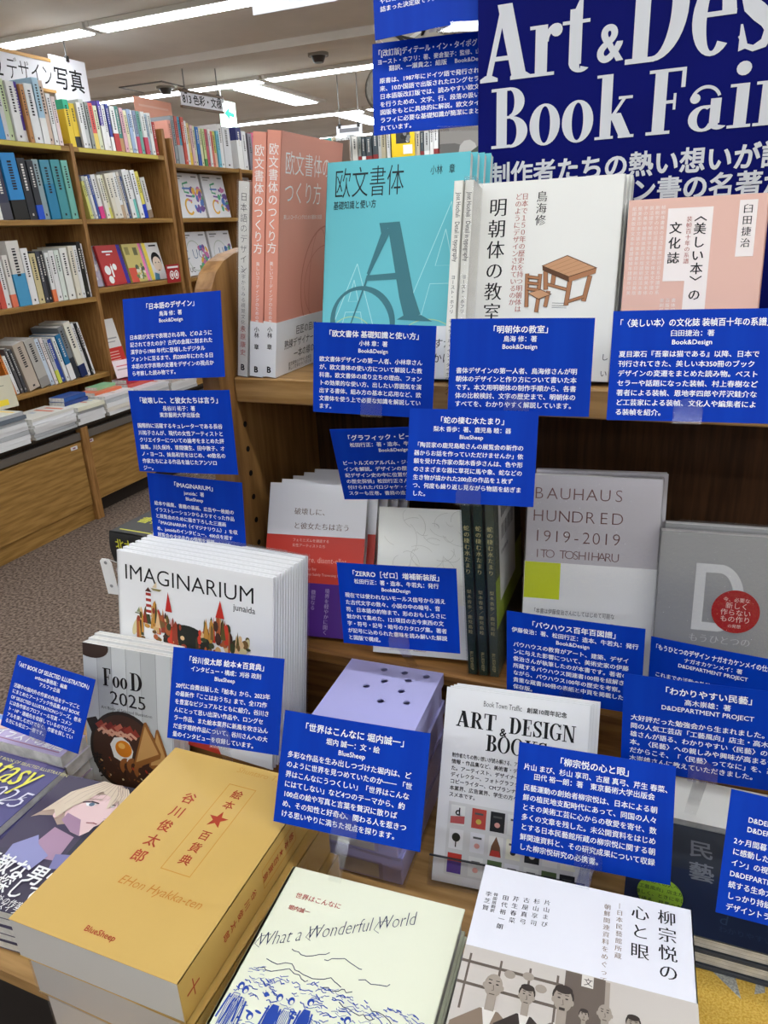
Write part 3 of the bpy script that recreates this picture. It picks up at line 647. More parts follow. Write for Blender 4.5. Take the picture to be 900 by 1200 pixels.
mb = MB(); mb.box((0, 0, 0), (.2, .0015, .11), mat((240, 222, 226), .5)); mb.box((0, .0015, 0), (.2, .06, .0015), mat((240, 222, 226), .5)); A = Art(mb, (0, 0, .11), (1, 0, 0), (0, 0, -1), .2, .11, .0005); A.rect(.1, .3, .7, .36, mat((220, 120, 130), .5)); A.rect(.1, .5, .6, .56, mat((170, 150, 150), .5))
tag(mb.build('sign_card', None, pose((-3.375, 3.67, T6 + .062), 78, 14)), 'small pale pink slip leaning above the crimson book', 'sign')
# hanging and standing signs
def board(name, label, cat, o, yaw, wd, ht, th, col, art=None, frame=None, hang=None, group=None, pole=None):
    rt = root(name, label, cat, pose(o, yaw), group)
    mb = MB(); mb.box((0, 0, 0), (wd, th, ht), col)
    if art: art(Art(mb, (0, 0, ht), (1, 0, 0), (0, 0, -1), wd, ht, .0006))
    mb.build('panel', rt)
    if frame:
        mb = MB(); f = .018
        mb.box((-.005, -.006, ht - f * .6), (wd + .005, th + .006, ht + f * .4), frame)
        mb.box((-.005, -.006, -f * .4), (wd + .005, th + .006, f * .4), frame); mb.build('frame', rt)
    if hang:
        for xx in hang:
            mb = MB(); mb.box((xx - .003, th / 2 - .003, ht), (xx + .003, th / 2 + .003, CZ - o[2]), GREYM); mb.box((xx - .012, -.004, ht - .02), (xx + .012, th + .004, ht + .014), mat((50, 48, 46), .5)); mb.build('hanger', rt)
    if pole:
        mb = MB()
        for xx in pole: mb.box((xx - .01, th, -o[2]), (xx + .01, th + .02, ht * .9), GREYM); mb.box((xx - .12, -.1, -o[2]), (xx + .12, .14, -o[2] + .012), GREYM)
        mb.build('stand', rt)
    return rt
SW = mat((232, 232, 238), .5)
board('section_sign', 'white hand-lettered design section sign on top of the nearest bookcase', 'sign', (XB - .255, 3.02, 2.415), 90, .915, .165, .02, SW, lambda A: A.text('812 デザイン', .46, .80, .125, INK, k=1, kk=(-.008, -.008), maxw=.49), frame=mat((206, 160, 96), .5))
board('hanging_sign', 'white photography sign hanging behind the nearest bookcase', 'sign', (-3.82, 4.06, 2.40), 90, .30, .245, .01, SW, lambda A: A.text('写真', .46, .70, .135, INK, 'c', k=1, kk=(.016, .016), maxw=.25), hang=(.15,))
board('hanging_sign', 'white colour and pattern sign hanging above the second bookcase', 'sign', (-3.62, 5.08, 2.455), 84, .46, .105, .01, SW, lambda A: A.text('813 色彩・文様', .5, .74, .07, INK, 'c', k=1, kk=BOLD, maxw=.44), frame=mat((110, 90, 70), .5), hang=(.05, .42))
def art_arrow(A):
    g = mat((20, 190, 130), .5)
    A.poly([(.15, .5), (.5, .25), (.5, .40), (.85, .46), (.85, .62), (.5, .58), (.5, .75)], g)
board('exit_sign', 'lit white sign with green left arrow on a pole', 'sign', (-3.9, 6.03, 2.44), 88, .20, .19, .03, emit((225, 250, 238), .9), art_arrow, hang=(.02,))
def art_pink(A):
    A.rect(.55, .62, .8, .645, mat((120, 60, 50), .5)); A.rect(.1, .1, .9, .13, mat((250, 200, 180), .5))
board('poster', 'tall salmon pink poster standing between the two bookcases', 'poster', (-3.73, 4.685, 2.047), 90, .41, .44, .006, mat((244, 176, 150), .5), art_pink)
def art_topsign(A): A.text('工芸', .42, .75, .11, INK, k=1)
board('hanging_sign', 'white section sign hanging at the top of the view, lower edge visible', 'sign', (-1.515, 2.6, 2.262), 0, .42, .2, .008, SW, art_topsign, hang=(.06, .36))
# far bookcase
rt = root('bookcase', 'distant bookcase behind the turquoise book, its top row showing', 'bookcase', Matrix.Translation((-3.35, 6.4, 0)))
FL = 3.6
for i in range(5):
    mb = MB(); mb.box((i * .9 - .015, 0, 0), (i * .9 + .015, .3, 2.09), WOODZ, bev=.002); mb.build('side_panel', rt)
for z in (.5, .9, 1.3, 1.7, 2.075):
    mb = MB(); mb.box((0, .004, z - .028), (FL, .3, z), WOOD, bev=.002); mb.build('shelf', rt)
mb = MB(); mb.box((0, .3, 0), (FL, .315, 2.09), WOODZ); mb.build('back_panel', rt)
fr = []
for i in range(52):
    c = rng.choice([W_, W_, (226, 224, 216), (60, 62, 66), (200, 202, 200), (150, 156, 150), CR, (190, 180, 150), (110, 120, 130), W_, (80, 90, 96)])
    fr.append((rng.uniform(8, 18), c, rng.uniform(.21, .25), rng.choice([None, None, W_, (150, 60, 60)]), .3))
shelf_row((-3.08, 6.42, 2.075), 'X', fr[:38], 1.75, 0, .2, 'distant bookcase top', 'books on top of the distant bookcase', rng)
def art_teal(A): A.text('10', .5, .75, .14, mat((220, 240, 236), .5), 'c', k=1, kk=BOLD)
book('book', 'teal book with a pale numeral, face-out on the distant bookcase', (-3.33, 6.45, 2.075), 0, 8, .22, .24, .02, mat((70, 140, 136), .4), art=art_teal)
def art_yp(A):
    A.rect(.2, .15, .8, .55, mat((60, 60, 60), .5)); blobs(A, [(220, 220, 220), (40, 40, 40), (130, 130, 130)], 12, 2, .25, .2, .75, .5, .05, .1, 2); A.rect(.5, .6, .9, .85, WHITE)
board('poster', 'small yellow poster with a dark photo on the distant bookcase', 'poster', (-2.50, 6.36, 2.085), 4, .20, .27, .01, mat((244, 206, 40), .5), art_yp)
board('hanging_sign', 'tiny white category sign hanging before the distant bookcase', 'sign', (-2.97, 6.3, 2.30), 3, .23, .075, .01, SW, lambda A: A.rect(.12, .3, .88, .7, mat((120, 120, 124), .5)), hang=(.03, .2))
board('display_board', 'brown-grey panel behind the coral books in the distance', 'board', (-3.2, 5.9, 1.6), 0, .52, .62, .02, mat((150, 132, 120), .6), lambda A: A.rect(.2, .06, .8, .10, mat((190, 186, 180), .5)), pole=(.26,))
def art_bw(A):
    q = random.Random(8)
    A.rect(0, .05, 1, .3, mat((60, 58, 56), .5)); A.rect(0, .3, 1, 1, mat((176, 172, 166), .5))
    for i in range(26): A.ell(q.uniform(.05, .95), q.uniform(.25, .95), q.uniform(.04, .15), q.uniform(.02, .07), mat(q.choice([(40, 40, 40), (90, 88, 86), (220, 218, 212), (130, 128, 124), (100, 108, 96)]), .5), 2 + i % 4, 10, q.uniform(-20, 20))
board('poster', 'black-and-white photograph of rocks standing above the turquoise book', 'poster', (-.98, 3.0, 1.70), 4, .60, .36, .01, mat((120, 118, 114), .5), art_bw, pole=(.3,))
def art_branch(A):
    q = random.Random(5)
    for i in range(44):
        x, y = q.uniform(0, .7), q.uniform(.1, .9); A.line([(x, y), (x + q.uniform(-.12, .12), y + q.uniform(-.1, .1)), (x + q.uniform(-.2, .2), y + q.uniform(-.2, .2))], q.uniform(.003, .007), mat(q.choice([(70, 62, 50), (236, 232, 222), (130, 120, 104), (40, 36, 30)]), .5), 1 + i % 4)
    A.rect(.72, 0, .735, 1, mat((60, 50, 44), .5)); A.rect(.735, 0, 1, 1, mat((206, 170, 138), .5), 2)
board('poster', 'tangled branch photograph between the two upper blue cards', 'poster', (-.53, 1.3, 1.74), 0, .26, .22, .008, mat((190, 182, 168), .5), art_branch, hang=(.13,))
rt = root('convex_mirror', 'round grey convex mirror edge beside the upper blue card', 'mirror', pose((-.80, 2.02, 1.895), 8))
mb = MB(); mb.cyl((0, 0, 0), .06, .02, mat((90, 84, 74), .4), 'Y', 28); mb.build('rim', rt)
mb = MB(); mb.cyl((0, -.006, 0), .054, .006, mat((120, 114, 104), .15, .8, .6), 'Y', 28); mb.build('face', rt)
mb = MB(); mb.box((-.005, .02, -.005), (.005, .03, CZ - 1.895), GREYM); mb.build('hanger', rt)

# ------------------------------------------------------------------ the display unit
TSZ = H - .179; MZ = H - .535; TZ = H - .69
rt = root('display_shelf', 'oak display shelf unit holding the upright art books', 'shelf', Matrix.Translation((0, .84, MZ)))
XL, XR = -.573, .55
def L(x, y, z): return (x, y - .84, z - MZ)
mb = MB()
pts = [(.807, MZ), (.807, H - .115), (.809, H - .085), (.816, H - .062), (.830, H - .043), (.850, H - .030), (.876, H - .022), (.92, H - .016), (1.08, H - .016), (1.08, MZ)]
mb.prism([L(XL - .026, y, z) for y, z in pts], (.026, 0, 0), WOODZ); sp = mb.build('side_panel', rt)
mb = MB()
for i in range(8):
    mb = MB(); mb.cyl(L(XL - .0006, .855, H - .2475 - .0361 * i), .0042, .0012, mat((24, 16, 10), .8), 'X', 14); mb.build('peg_hole', sp)
mb = MB(); mb.box(L(XR, .807, MZ), L(XR + .026, 1.08, H - .05), WOODZ, bev=.003); mb.build('side_panel', rt)
mb = MB(); mb.box(L(XL, .84, TSZ - .034), L(XR, 1.07, TSZ), WOOD, bev=.002); mb.build('shelf', rt)
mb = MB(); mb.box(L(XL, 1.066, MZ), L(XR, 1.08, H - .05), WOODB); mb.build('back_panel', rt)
mb = MB(); mb.box(L(XL - .026, .762, MZ - .017), L(XR + .026, 1.08, MZ), WOODD, bev=.002); mb.build('base_shelf', rt)
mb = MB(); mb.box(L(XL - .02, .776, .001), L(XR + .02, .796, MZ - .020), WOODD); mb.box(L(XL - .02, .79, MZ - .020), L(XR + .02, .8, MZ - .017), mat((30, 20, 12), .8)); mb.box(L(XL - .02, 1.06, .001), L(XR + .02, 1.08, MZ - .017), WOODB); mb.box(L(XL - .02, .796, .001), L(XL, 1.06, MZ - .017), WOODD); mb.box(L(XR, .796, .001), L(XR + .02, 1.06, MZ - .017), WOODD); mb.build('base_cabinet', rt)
rt = root('display_table', 'low dark-fronted table in front of the shelf carrying the flat book piles', 'table', Matrix.Translation((-.5, .15, 0)))
mb = MB(); mb.box((0, 0, TZ - .025), (1.0, .62, TZ), WOOD, bev=.002); mb.build('tabletop', rt)
mb = MB(); mb.box((.02, .03, .001), (.98, .62, TZ - .025), mat((34, 30, 28), .6)); mb.build('base', rt)
rt = root('side_table', 'oak-edged table on the left under the magazine piles', 'table', Matrix.Translation((-.9, .335, 0)))
mb = MB(); mb.box((0, 0, TZ - .02), (.398, .42, TZ), WOOD, bev=.002); mb.build('tabletop', rt)
mb = MB(); mb.box((.02, .012, .001), (.39, .40, TZ - .02), mat((30, 27, 26), .6)); mb.build('base', rt)

# ------------------------------------------------------------------ books on the top shelf
CORAL = mat((236, 160, 138), .32, .35); OBI = mat((240, 240, 240), .35, .35); CREAMC = mat((240, 238, 228), .45)
W2 = mat((255, 250, 246), .5)
def art_coral(A):
    A.text('欧文書体の', .06, .150, .0285, W2, kk=(-.006, -.006), res=3, maxw=A.W * .71)
    A.text('つくり方', .06, .262, .0285, W2, kk=(-.006, -.006), res=3, maxw=A.W * .58)
    A.text('美しいコーディングのための書体の知識', .06, .330, .0062, W2, maxw=A.W * .66)
    c = mat((214, 130, 110), .5)
    A.ring(.78, .62, .42, .42, .012, .012, c, 1, 40); A.ring(.78, .62, .36, .28, .006, .006, c, 2, 40); A.ring(.66, .62, .16, .40, .006, .006, c, 1, 40)
def sp_coral(A):
    A.vtext('欧文書体のつくり方', .5, .045, .0135, W2, kk=(.004, .004), pitch=1.02); A.vtext('美しいコーディングのための書体の知識', .5, .50, .0055, W2)
def band_coral(F, Sp):
    F.text('巨匠の目に', .30, .30, .013, INK, maxw=F.W * .6); F.text('熟練デザイナーが', .12, .52, .013, INK); F.text('一本の線の力', .28, .74, .013, INK)
    F.text('欧文書体のデザインを知る', .2, .87, .006, INK); F.text('美しい文字のつくり方とは', .2, .95, .006, INK)
    Sp.vtext('小林　章', .5, .08, .0075, INK, kk=(.008, .008)); Sp.text('B', .5, .92, .011, INK, 'c', kk=(.04, .04))
for i, x in enumerate((-.5285, -.5088)):
    book('book', ('coral book with white vertical title, left of the coral pair', 'coral book showing its slanting front cover, right of the coral pair')[i], (x, .842, TSZ), 92, -8, .182, .292, .0182, CORAL, art=art_coral, spine_art=sp_coral, band=OBI, band_h=.245, band_art=band_coral, group='coral books on the top shelf')
def sp_jp(A):
    A.vtext('日本語のデザイン', .5, .05, .0105, INK, kk=THIN, pitch=1.15); A.vtext('文字からみる視覚文化史', .5, .42, .0065, INK, kk=THIN, pitch=1.1)
    A.vtext('永原康史', .5, .72, .0085, mat((190, 80, 70), .5), pitch=1.2); A.text('B', .5, .965, .011, INK, 'c', kk=(.04, .04))
book('book', 'slim off-white book in plastic wrap at the far left of the top shelf', (-.5512, .842, TSZ), 92, -8, .15, .240, .0150, mat((234, 232, 224), .4), spine_art=sp_jp, wrap=True)
def art_teal2(A):
    g = mat((62, 122, 132), .4); wl = mat((176, 230, 232), .4); yl = mat((176, 214, 160), .4)
    A.text('欧文書体', .055, .155, .039, mat((30, 44, 48), .5), kk=(-.010, -.010), res=4, maxw=A.W * .50)
    A.text('基礎知識と使い方', .055, .215, .0108, mat((20, 30, 34), .5), kk=(.008, .008), maxw=A.W * .31)
    A.text('小林　章', .735, .085, .0115, mat((20, 30, 34), .5), maxw=A.W * .165)
    A.line([(.455, .315), (.345, .50), (.20, .78)], .004, g, 3, w1=.0015); A.line([(.405, .315), (.50, .30), (.61, .62), (.66, .72)], .014, g, 3, w1=.021); A.poly([(.55, .73), (.60, .71), (.72, .71), (.80, .74)], g, 3)
    A.poly([(.31, .55), (.32, .525), (.575, .515), (.585, .545)], g, 3); A.line([(.455, .315), (.33, .52)], .011, g, 4, w1=.004)
    A.ring(.30, .74, .235, .245, .045, .02, g, 2, 44, rot=-35)
    for m_, x0, y0, s in ((wl, .70, .21, 1.0), (wl, .13, .47, .62)):
        q = [(x0 + .19 * s, y0), (x0 - .10 * s, y0 + .50 * s), (x0 + .02 * s, y0 + .50 * s), (x0 + .07 * s, y0 + .36 * s), (x0 + .25 * s, y0 + .36 * s), (x0 + .29 * s, y0 + .50 * s), (x0 + .42 * s, y0 + .50 * s), (x0 + .19 * s, y0)]
        A.line(q, .0009, m_, 1); A.line([(x0 + .16 * s, y0 + .12 * s), (x0 + .1 * s, y0 + .28 * s), (x0 + .22 * s, y0 + .28 * s), (x0 + .16 * s, y0 + .12 * s)], .0009, m_, 1)
    for cx, cy, r, m_ in ((.77, .90, .25, yl), (.77, .90, .20, wl), (.22, .83, .17, yl), (.20, .83, .11, wl)): A.ring(cx, cy, r, r, .006, .006, m_, 1, 40)
def band_teal(F, Sp):
    F.text('のためのこの書体は何ですか？', .98, .40, .0125, INK, 'r', maxw=F.W * .9); F.text('その理由はなぜなのかは？', .98, .68, .0125, INK, 'r', maxw=F.W * .9)
TEAL = mat((104, 196, 206), .35, .35)
tl = ['front turquoise type book with large grey letters on the cover', 'turquoise copy directly behind the front turquoise book', 'turquoise copy third from the front of its pile', 'rearmost turquoise copy on the top shelf']
for i in range(4):
    book('book', tl[i], (-.4411 + .004 * i, .8405 + .0158 * i, TSZ), 3.3, 16.0, .1820, .2635, .0135, TEAL, art=art_teal2 if i == 0 else None, band=OBI, band_h=.24, band_art=band_teal if i == 0 else None, group='turquoise type books')
def sp_det(A):
    A.text('Jost Hochuli   Detail in typography', .36, .06, .0075, INK, kk=(0, 0), rot=90, maxw=.075); A.vtext('ヨースト・ホフリ　ディテール・イン・タイポグラフィ', .5, .47, .0052, INK, pitch=1.05)
for i in range(2):
    x = (-.2575, -.2460)[i]
    rtb = root('book', ('thin cream book with small spine lettering, left of the cream pair', 'thin plastic-wrapped cream book next to the wooden-desk book')[i], 'book', Matrix.Translation((x, .818 + .004 * i, TSZ + .013)) @ Matrix.Rotation(R(-14), 4, 'X') @ Matrix.Rotation(R(90), 4, 'Z'), 'thin cream typography books')
    mb = MB(); t, wd, ht = .0105, .045, .218
    mb.box((0, 0, 0), (wd, .0006, ht), CREAMC); mb.box((0, t - .0006, 0), (wd, t, ht), CREAMC); mb.box((0, 0, 0), (.0008, t, ht), CREAMC)
    sp_det(Art(mb, (0, t, ht), (0, -1, 0), (0, 0, -1), t, ht)); mb.build('cover', rtb)
    mb = MB(); mb.box((.001, .0007, .0004), (wd - .0004, t - .0007, ht - .0004), PAGES); mb.build('page_block', rtb)
    if i == 1:
        mb = MB(); mb.box((-.0012, -.0012, 0), (wd, t + .0012, ht + .004), WRAP); mb.build('plastic_wrap', rtb)
BRN = mat((176, 122, 84), .5); BRD = mat((96, 62, 40), .5); BRL = mat((206, 156, 116), .5); RDT = mat((178, 92, 76), .5)
def art_desk(A):
    A.vtext('明朝体の教室', .165, .075, .0218, INK, MIN, pitch=1.08, res=3)
    A.vtext('日本で１５０年の歴史を持つ明朝体は', .350, .06, .0078, RDT, MIN, pitch=1.0); A.vtext('どのようにデザインされているのか', .305, .06, .0078, RDT, MIN, pitch=1.0)
    A.vtext('鳥海修', .465, .055, .0125, INK, MIN, pitch=1.02)
    def seg(pts, wd, m=BRN, k=3):
        A.line(pts, wd + .0012, BRD, k); A.line(pts, wd, m, k + 1)
    # desk
    A.tf = lambda x, y: (x - .075 + .01 * (x < .56), (y - .445) * .66 + .375)
    for (a, b) in (((.60, .56), (.61, .70)), ((.90, .60), (.87, .79)), ((.77, .63), (.755, .82)), ((.66, .56), (.655, .66))): seg([a, b], .0042, BRN, 2)
    seg([(.62, .66), (.75, .70)], .0026); seg([(.77, .79), (.87, .755)], .0026)
    A.poly([(.575, .515), (.76, .605), (.765, .645), (.58, .555)], BRD, 4); A.poly([(.76, .605), (.94, .545), (.935, .585), (.765, .645)], BRN, 5)
    A.poly([(.57, .52), (.74, .445), (.945, .545), (.76, .61)], BRD, 5); A.poly([(.582, .52), (.74, .452), (.93, .545), (.76, .603)], BRL, 6)
    for t in (.2, .4, .6, .8): A.line([(.582 + .178 * t, .52 + .083 * t), (.74 + .19 * t, .452 + .093 * t)], .0004, BRN, 7)
    # chair
    for (a, b) in (((.465, .575), (.475, .83)), ((.555, .58), (.55, .76)), ((.63, .71), (.615, .83)), ((.555, .74), (.545, .87))): seg([a, b], .0036, BRN, 4)
    for y in (.60, .645, .69): seg([(.47, y), (.55, y + .012)], .0026, BRN, 6)
    A.poly([(.475, .725), (.575, .695), (.655, .735), (.555, .775)], BRD, 6); A.poly([(.485, .725), (.575, .701), (.643, .735), (.555, .768)], BRL, 7)
    for y in (.80, .82, .835): A.line([(.66, y), (.76, y + .004)], .0004, INK, 1)
    A.tf = lambda x, y: (x, y)
    A.vtext('し　い', .965, .86, .0082, INK, pitch=1.1)
    A.text('書体', .5, .95, .011, INK)
for i in range(3):
    book('book', ['white book with a drawn wooden desk and chair on its cover', 'copy directly behind the wooden-desk book', 'rearmost copy of the wooden-desk book'][i], (-.2525 + .002 * i, .8556 + .0225 * i, TSZ), .4, 14.0, .1660, .2224, .0205, mat((240, 239, 232), .45), spine='R', art=art_desk if i == 0 else None, group='wooden-desk books on the top shelf')
PINK = mat((234, 190, 174), .45); PW = mat((250, 240, 236), .5)
def art_pinkb(A):
    q = random.Random(3)
    for c in range(13):                                   # columns of faint white characters
        t = ''.join(q.choice('本の文字美装幀紙書体活版印刷百年系譜') for _ in range(18))
        if c < 9: A.vtext(t, .045 + .043 * c, .035 if c < 6 else .53, .0046, PW, pitch=1.12)
    A.rect(.295, .055, .62, .44, PW, 3); A.rect(.455, .055, .62, .60, PW, 3)
    A.vtext('〈美しい本〉の', .535, .065, .0128, INK, (.018, .004), k=5, pitch=1.05); A.vtext('装幀百十年の系譜', .455, .10, .0058, RDT, MIN, k=5, pitch=1.05); A.vtext('文化誌', .36, .125, .0128, INK, (.018, .004), k=5, pitch=1.2)
    A.rect(.80, .03, .925, .32, PW, 3); A.vtext('臼田捷治', .862, .05, .0098, INK, MIN, k=5, pitch=1.15)
for i in range(2):
    book('book', ['pink book with white title panels on the cover', 'copy behind the pink book with white panels'][i], (-.0775 + .002 * i, .8491 + .024 * i, TSZ), 3.2, 13.8, .1361, .1937, .022, PINK, spine='R', art=art_pinkb if i == 0 else None, group='pink books on the top shelf')
# ------------------------------------------------------------------ the fair poster
NAVY = ramp_mat('poster_navy', (2, 8, 92), (3, 12, 100), 8, (1, 1, 1), .55, .1)
rt = root('fair_poster', 'large navy poster with white serif lettering behind the top shelf books', 'poster', Matrix.Translation((-.2765, 1.0, TSZ + .0008)))
PW_, PH_ = .56, .75
mb = MB(); mb.box((0, 0, 0), (PW_, .006, PH_), NAVY, bev=.0008)
A = Art(mb, (0, 0, PH_), (1, 0, 0), (0, 0, -1), PW_, PH_, .0003)
LET = mat((216, 217, 220), .5)
def pz(z): return (PH_ - (z + .179)) / PH_
def pxx(x): return (x + .2765) / PW_
serif(A, 'Art', pxx(-.2735), pz(.1580), .0785, LET, sx=1.03, track=.005)
A.text('&', pxx(-.1355), pz(.1650), .0525, LET, kk=(.035, .02), res=6, maxw=.029)
serif(A, 'Design', pxx(-.1045), pz(.1590), .104, LET, sx=.84, track=.02)
serif(A, 'Book', pxx(-.2590), pz(.0846), .0655, LET, sx=1.07, track=.015)
serif(A, 'Fair', pxx(-.0765), pz(.0846), .0655, LET, sx=1.10, track=.03)
A.text('制作者たちの熱い想いが読み解ける', pxx(-.2625), pz(.0445), .0282, LET, kk=(.032, .030), res=4)
A.text('デザイン書の名著が集まりました', pxx(-.1725), pz(.0160), .0282, LET, kk=(.032, .030), res=4)
mb.build('panel', rt)
mb = MB(); mb.box((.1, .006, 0), (.13, .05, .3), mat((60, 60, 64), .5)); mb.box((.4, .006, 0), (.43, .05, .3), mat((60, 60, 64), .5)); mb.build('stand', rt)

# ------------------------------------------------------------------ middle level
GW = mat((236, 235, 236), .4, .35); RED = mat((208, 66, 52), .4, .35); PUR = mat((84, 44, 132), .4, .35); TN = mat((120, 96, 84), .5)
def art_pur(A):
    A.rect(0, .345, 1, 1, RED)
    A.text('破壊しに、', .27, .205, .0105, TN, MIN); A.text('と彼女たちは言う', .27, .30, .0105, TN, MIN, maxw=A.W * .62)
    p = mat((236, 190, 176), .5)
    A.text('フェミニズムを通過する', .27, .385, .005, p); A.text('女性アーティストたち', .27, .42, .005, p)
    A.text('Détruire, disent-elles', .27, .52, .0115, p, kk=THIN, maxw=A.W * .56); A.text('Détruire, They Say', .27, .57, .005, p); A.text('Women Artists Subtly Traversing Borders', .27, .605, .005, p, maxw=A.W * .62)
def band_pur(F, Sp):
    p = mat((190, 170, 210), .5)
    F.vtext('境界を軽やかに開く', .66, .08, .0072, p, MIN); F.vtext('微密なる', .52, .12, .0072, p, MIN); F.vtext('ラディカリズム', .42, .12, .0072, p, MIN)
    F.text('長谷川祐子', .25, .10, .0045, p)
for i in range(5):
    book('book', ['white, red and purple book leaning at the front left of the middle shelf'][0] if i == 0 else f'white, red and purple copy, {ORD[i]} from the front of the leaning pile', (-.5344 + .0085 * i, .7754 + .0182 * i, MZ), 8, 24.6, .1462, .2142, .0125, GW, art=art_pur, band=PUR, band_h=.345, band_art=band_pur if i == 0 else None, group='white, red and purple books')
def art_zero(A):
    c = mat((206, 204, 190), .5); e = mat((214, 212, 198), .5)
    q = random.Random(11)
    for i in range(40):
        a = q.uniform(0, 6.28); x, y, r = q.uniform(.2, .85), q.uniform(.06, .5), q.uniform(.05, .2)
        A.ring(x, y, r, r * .7, .004, .004, c if i % 2 else e, 1 + i % 3, 10, rot=q.uniform(0, 90), a0=a * 57, a1=a * 57 + q.uniform(40, 140))
    A.text('2RO 増補新装版', .40, .945, .0045, TN, MIN)
book('book', 'plain off-white book with faint embossed texture on the middle shelf', (-.3589, .7752, MZ), 8.4, 20.7, .1290, .1944, .016, mat((244, 243, 232), .5), art=art_zero, band=mat((238, 238, 238), .4), band_h=.36, band_art=lambda F, Sp: F.text('ZERRO', .42, .92, .0055, TN))
GRN = mat((26, 48, 40), .4, .3); GT = mat((196, 186, 130), .5)
def sp_snake(A): A.vtext('蛇の棲む水たまり', .5, .15, .0072, GT, MIN, pitch=1.12); A.vtext('梨木香歩／鹿児島睦', .5, .50, .0058, GT, MIN, pitch=1.2); A.text('BLUESHEEP', .32, .86, .0055, GT, rot=90)
def art_snakeb(A):
    A.rect(0, .45, 1, .72, mat((150, 170, 60), .5)); A.rect(.14, .04, .72, .60, mat((236, 236, 230), .5), 2)
    for i in range(22): A.rect(.22 + .02 * i, .07, .228 + .02 * i + (.006 if i % 3 == 0 else 0), .16, INK, 3)
    for i in range(16): A.rect(.22 + .028 * i, .20, .228 + .028 * i + (.007 if i % 4 == 1 else 0), .28, INK, 3)
    A.text('9784908356', .2, .36, .008, INK, k=3)
GC = mat((70, 80, 68), .5)
for i in range(3):
    x = (-.2160, -.2022, -.1885)[i]
    book('book', ('dark green wrapped book, left of the three green spines', 'dark green wrapped book in the middle of the three green spines', 'dark green wrapped book on the right, barcode cover showing')[i], (x, .7735 + .0015 * i, MZ), 92, 2, .165, .240, .0104, GRN if i < 2 else GC, spine_art=sp_snake, art=art_snakeb if i == 2 else None, wrap=True, group='dark green books on the middle shelf')
for_sp = None
BG = mat((198, 193, 195), .35, .35); BT = mat((120, 84, 80), .5); YG = mat((214, 224, 40), .45)
def art_bau(A):
    for i, (t, y) in enumerate((('BAUHAUS', .115), ('HUNDRED', .225), ('1919-2019', .325))):
        n = len(t); 
        for j, ch in enumerate(t): A.text(ch, .09 + (.60 / (n - 1)) * j, y, .0205, BT, 'c', kk=(-.018, -.018), res=4)
    for j, ch in enumerate('ITO TOSHIHARU'): A.text(ch, .095 + .0495 * j, .405, .0150, BT, 'c', kk=(-.016, -.016), res=4)
def band_bau(F, Sp):
    F.rect(0, .0, .28, .32, YG, 2); k = mat((90, 86, 84), .5)
    for i, t in enumerate(('「本書は伊藤俊治さんにしてはじめて可能な', '緻密な研究と美しい文体による', '世界的にも類書のないすばらしい名著である。」')): F.text(t, .07, .45 + .085 * i, .0072, k, maxw=F.W * .64)
    F.text('向井周太郎', .72, .70, .0055, k, 'r')
for i in range(2):
    book('book', ['grey book in a clear jacket with thin spaced capitals and yellow square', 'copy behind the grey book with spaced capitals'][i], (-.1643 + .005 * i, .7925 + .022 * i, MZ), 7.1, 12.3, .1531, .2500, .0185, BG, art=art_bau if i == 0 else None, band=mat((244, 243, 239), .35, .35), band_h=.572, band_art=band_bau if i == 0 else None, wrap=(i == 0), group='grey books with spaced capitals')
DG = mat((170, 170, 168), .3, .5, .25); DL = mat((214, 214, 212), .5)
def art_d(A):
    # the large outlined D
    x0, x1, y0, y1, t = .275, .63, .175, .575, .075
    A.rect(x0, y0, x0 + t, y1, DL, 2); A.rect(x0, y0, x0 + .2, y0 + t * .68, DL, 3); A.rect(x0, y1 - t * .68, x0 + .2, y1, DL, 3)
    A.ring(x0 + .175, (y0 + y1) / 2, .185, (y1 - y0) / 2 * A.H / A.W, .075, .069, DL, 2, 30, a0=-90, a1=90)
    A.ell(.585, .445, .173, .173, mat((170, 34, 30), .45), 5, 40)
    for t_, y, s in (('今、必要な', .385, .0056), ('新しく', .425, .0080), ('作らない', .465, .0080), ('もの作り', .505, .0080), ('の発想', .54, .0046)): A.text(t_, .585, y, s, mat((240, 214, 206), .5), 'c', k=7)
    A.text('もうひとつの', .26, .645, .0110, DL, MIN); A.text('デザイン', .26, .73, .0110, DL, MIN)
for i in range(2):
    book('book', ['silver-grey book in glossy wrap with a large D and red disc', 'copy behind the silver-grey D book'][i], (-.0114 + .003 * i, .7970 + .0245 * i, MZ), 4.7, 11.6, .145, .1966, .0175, DG, art=art_d if i == 0 else None, wrap=True, group='silver-grey books with a large D')

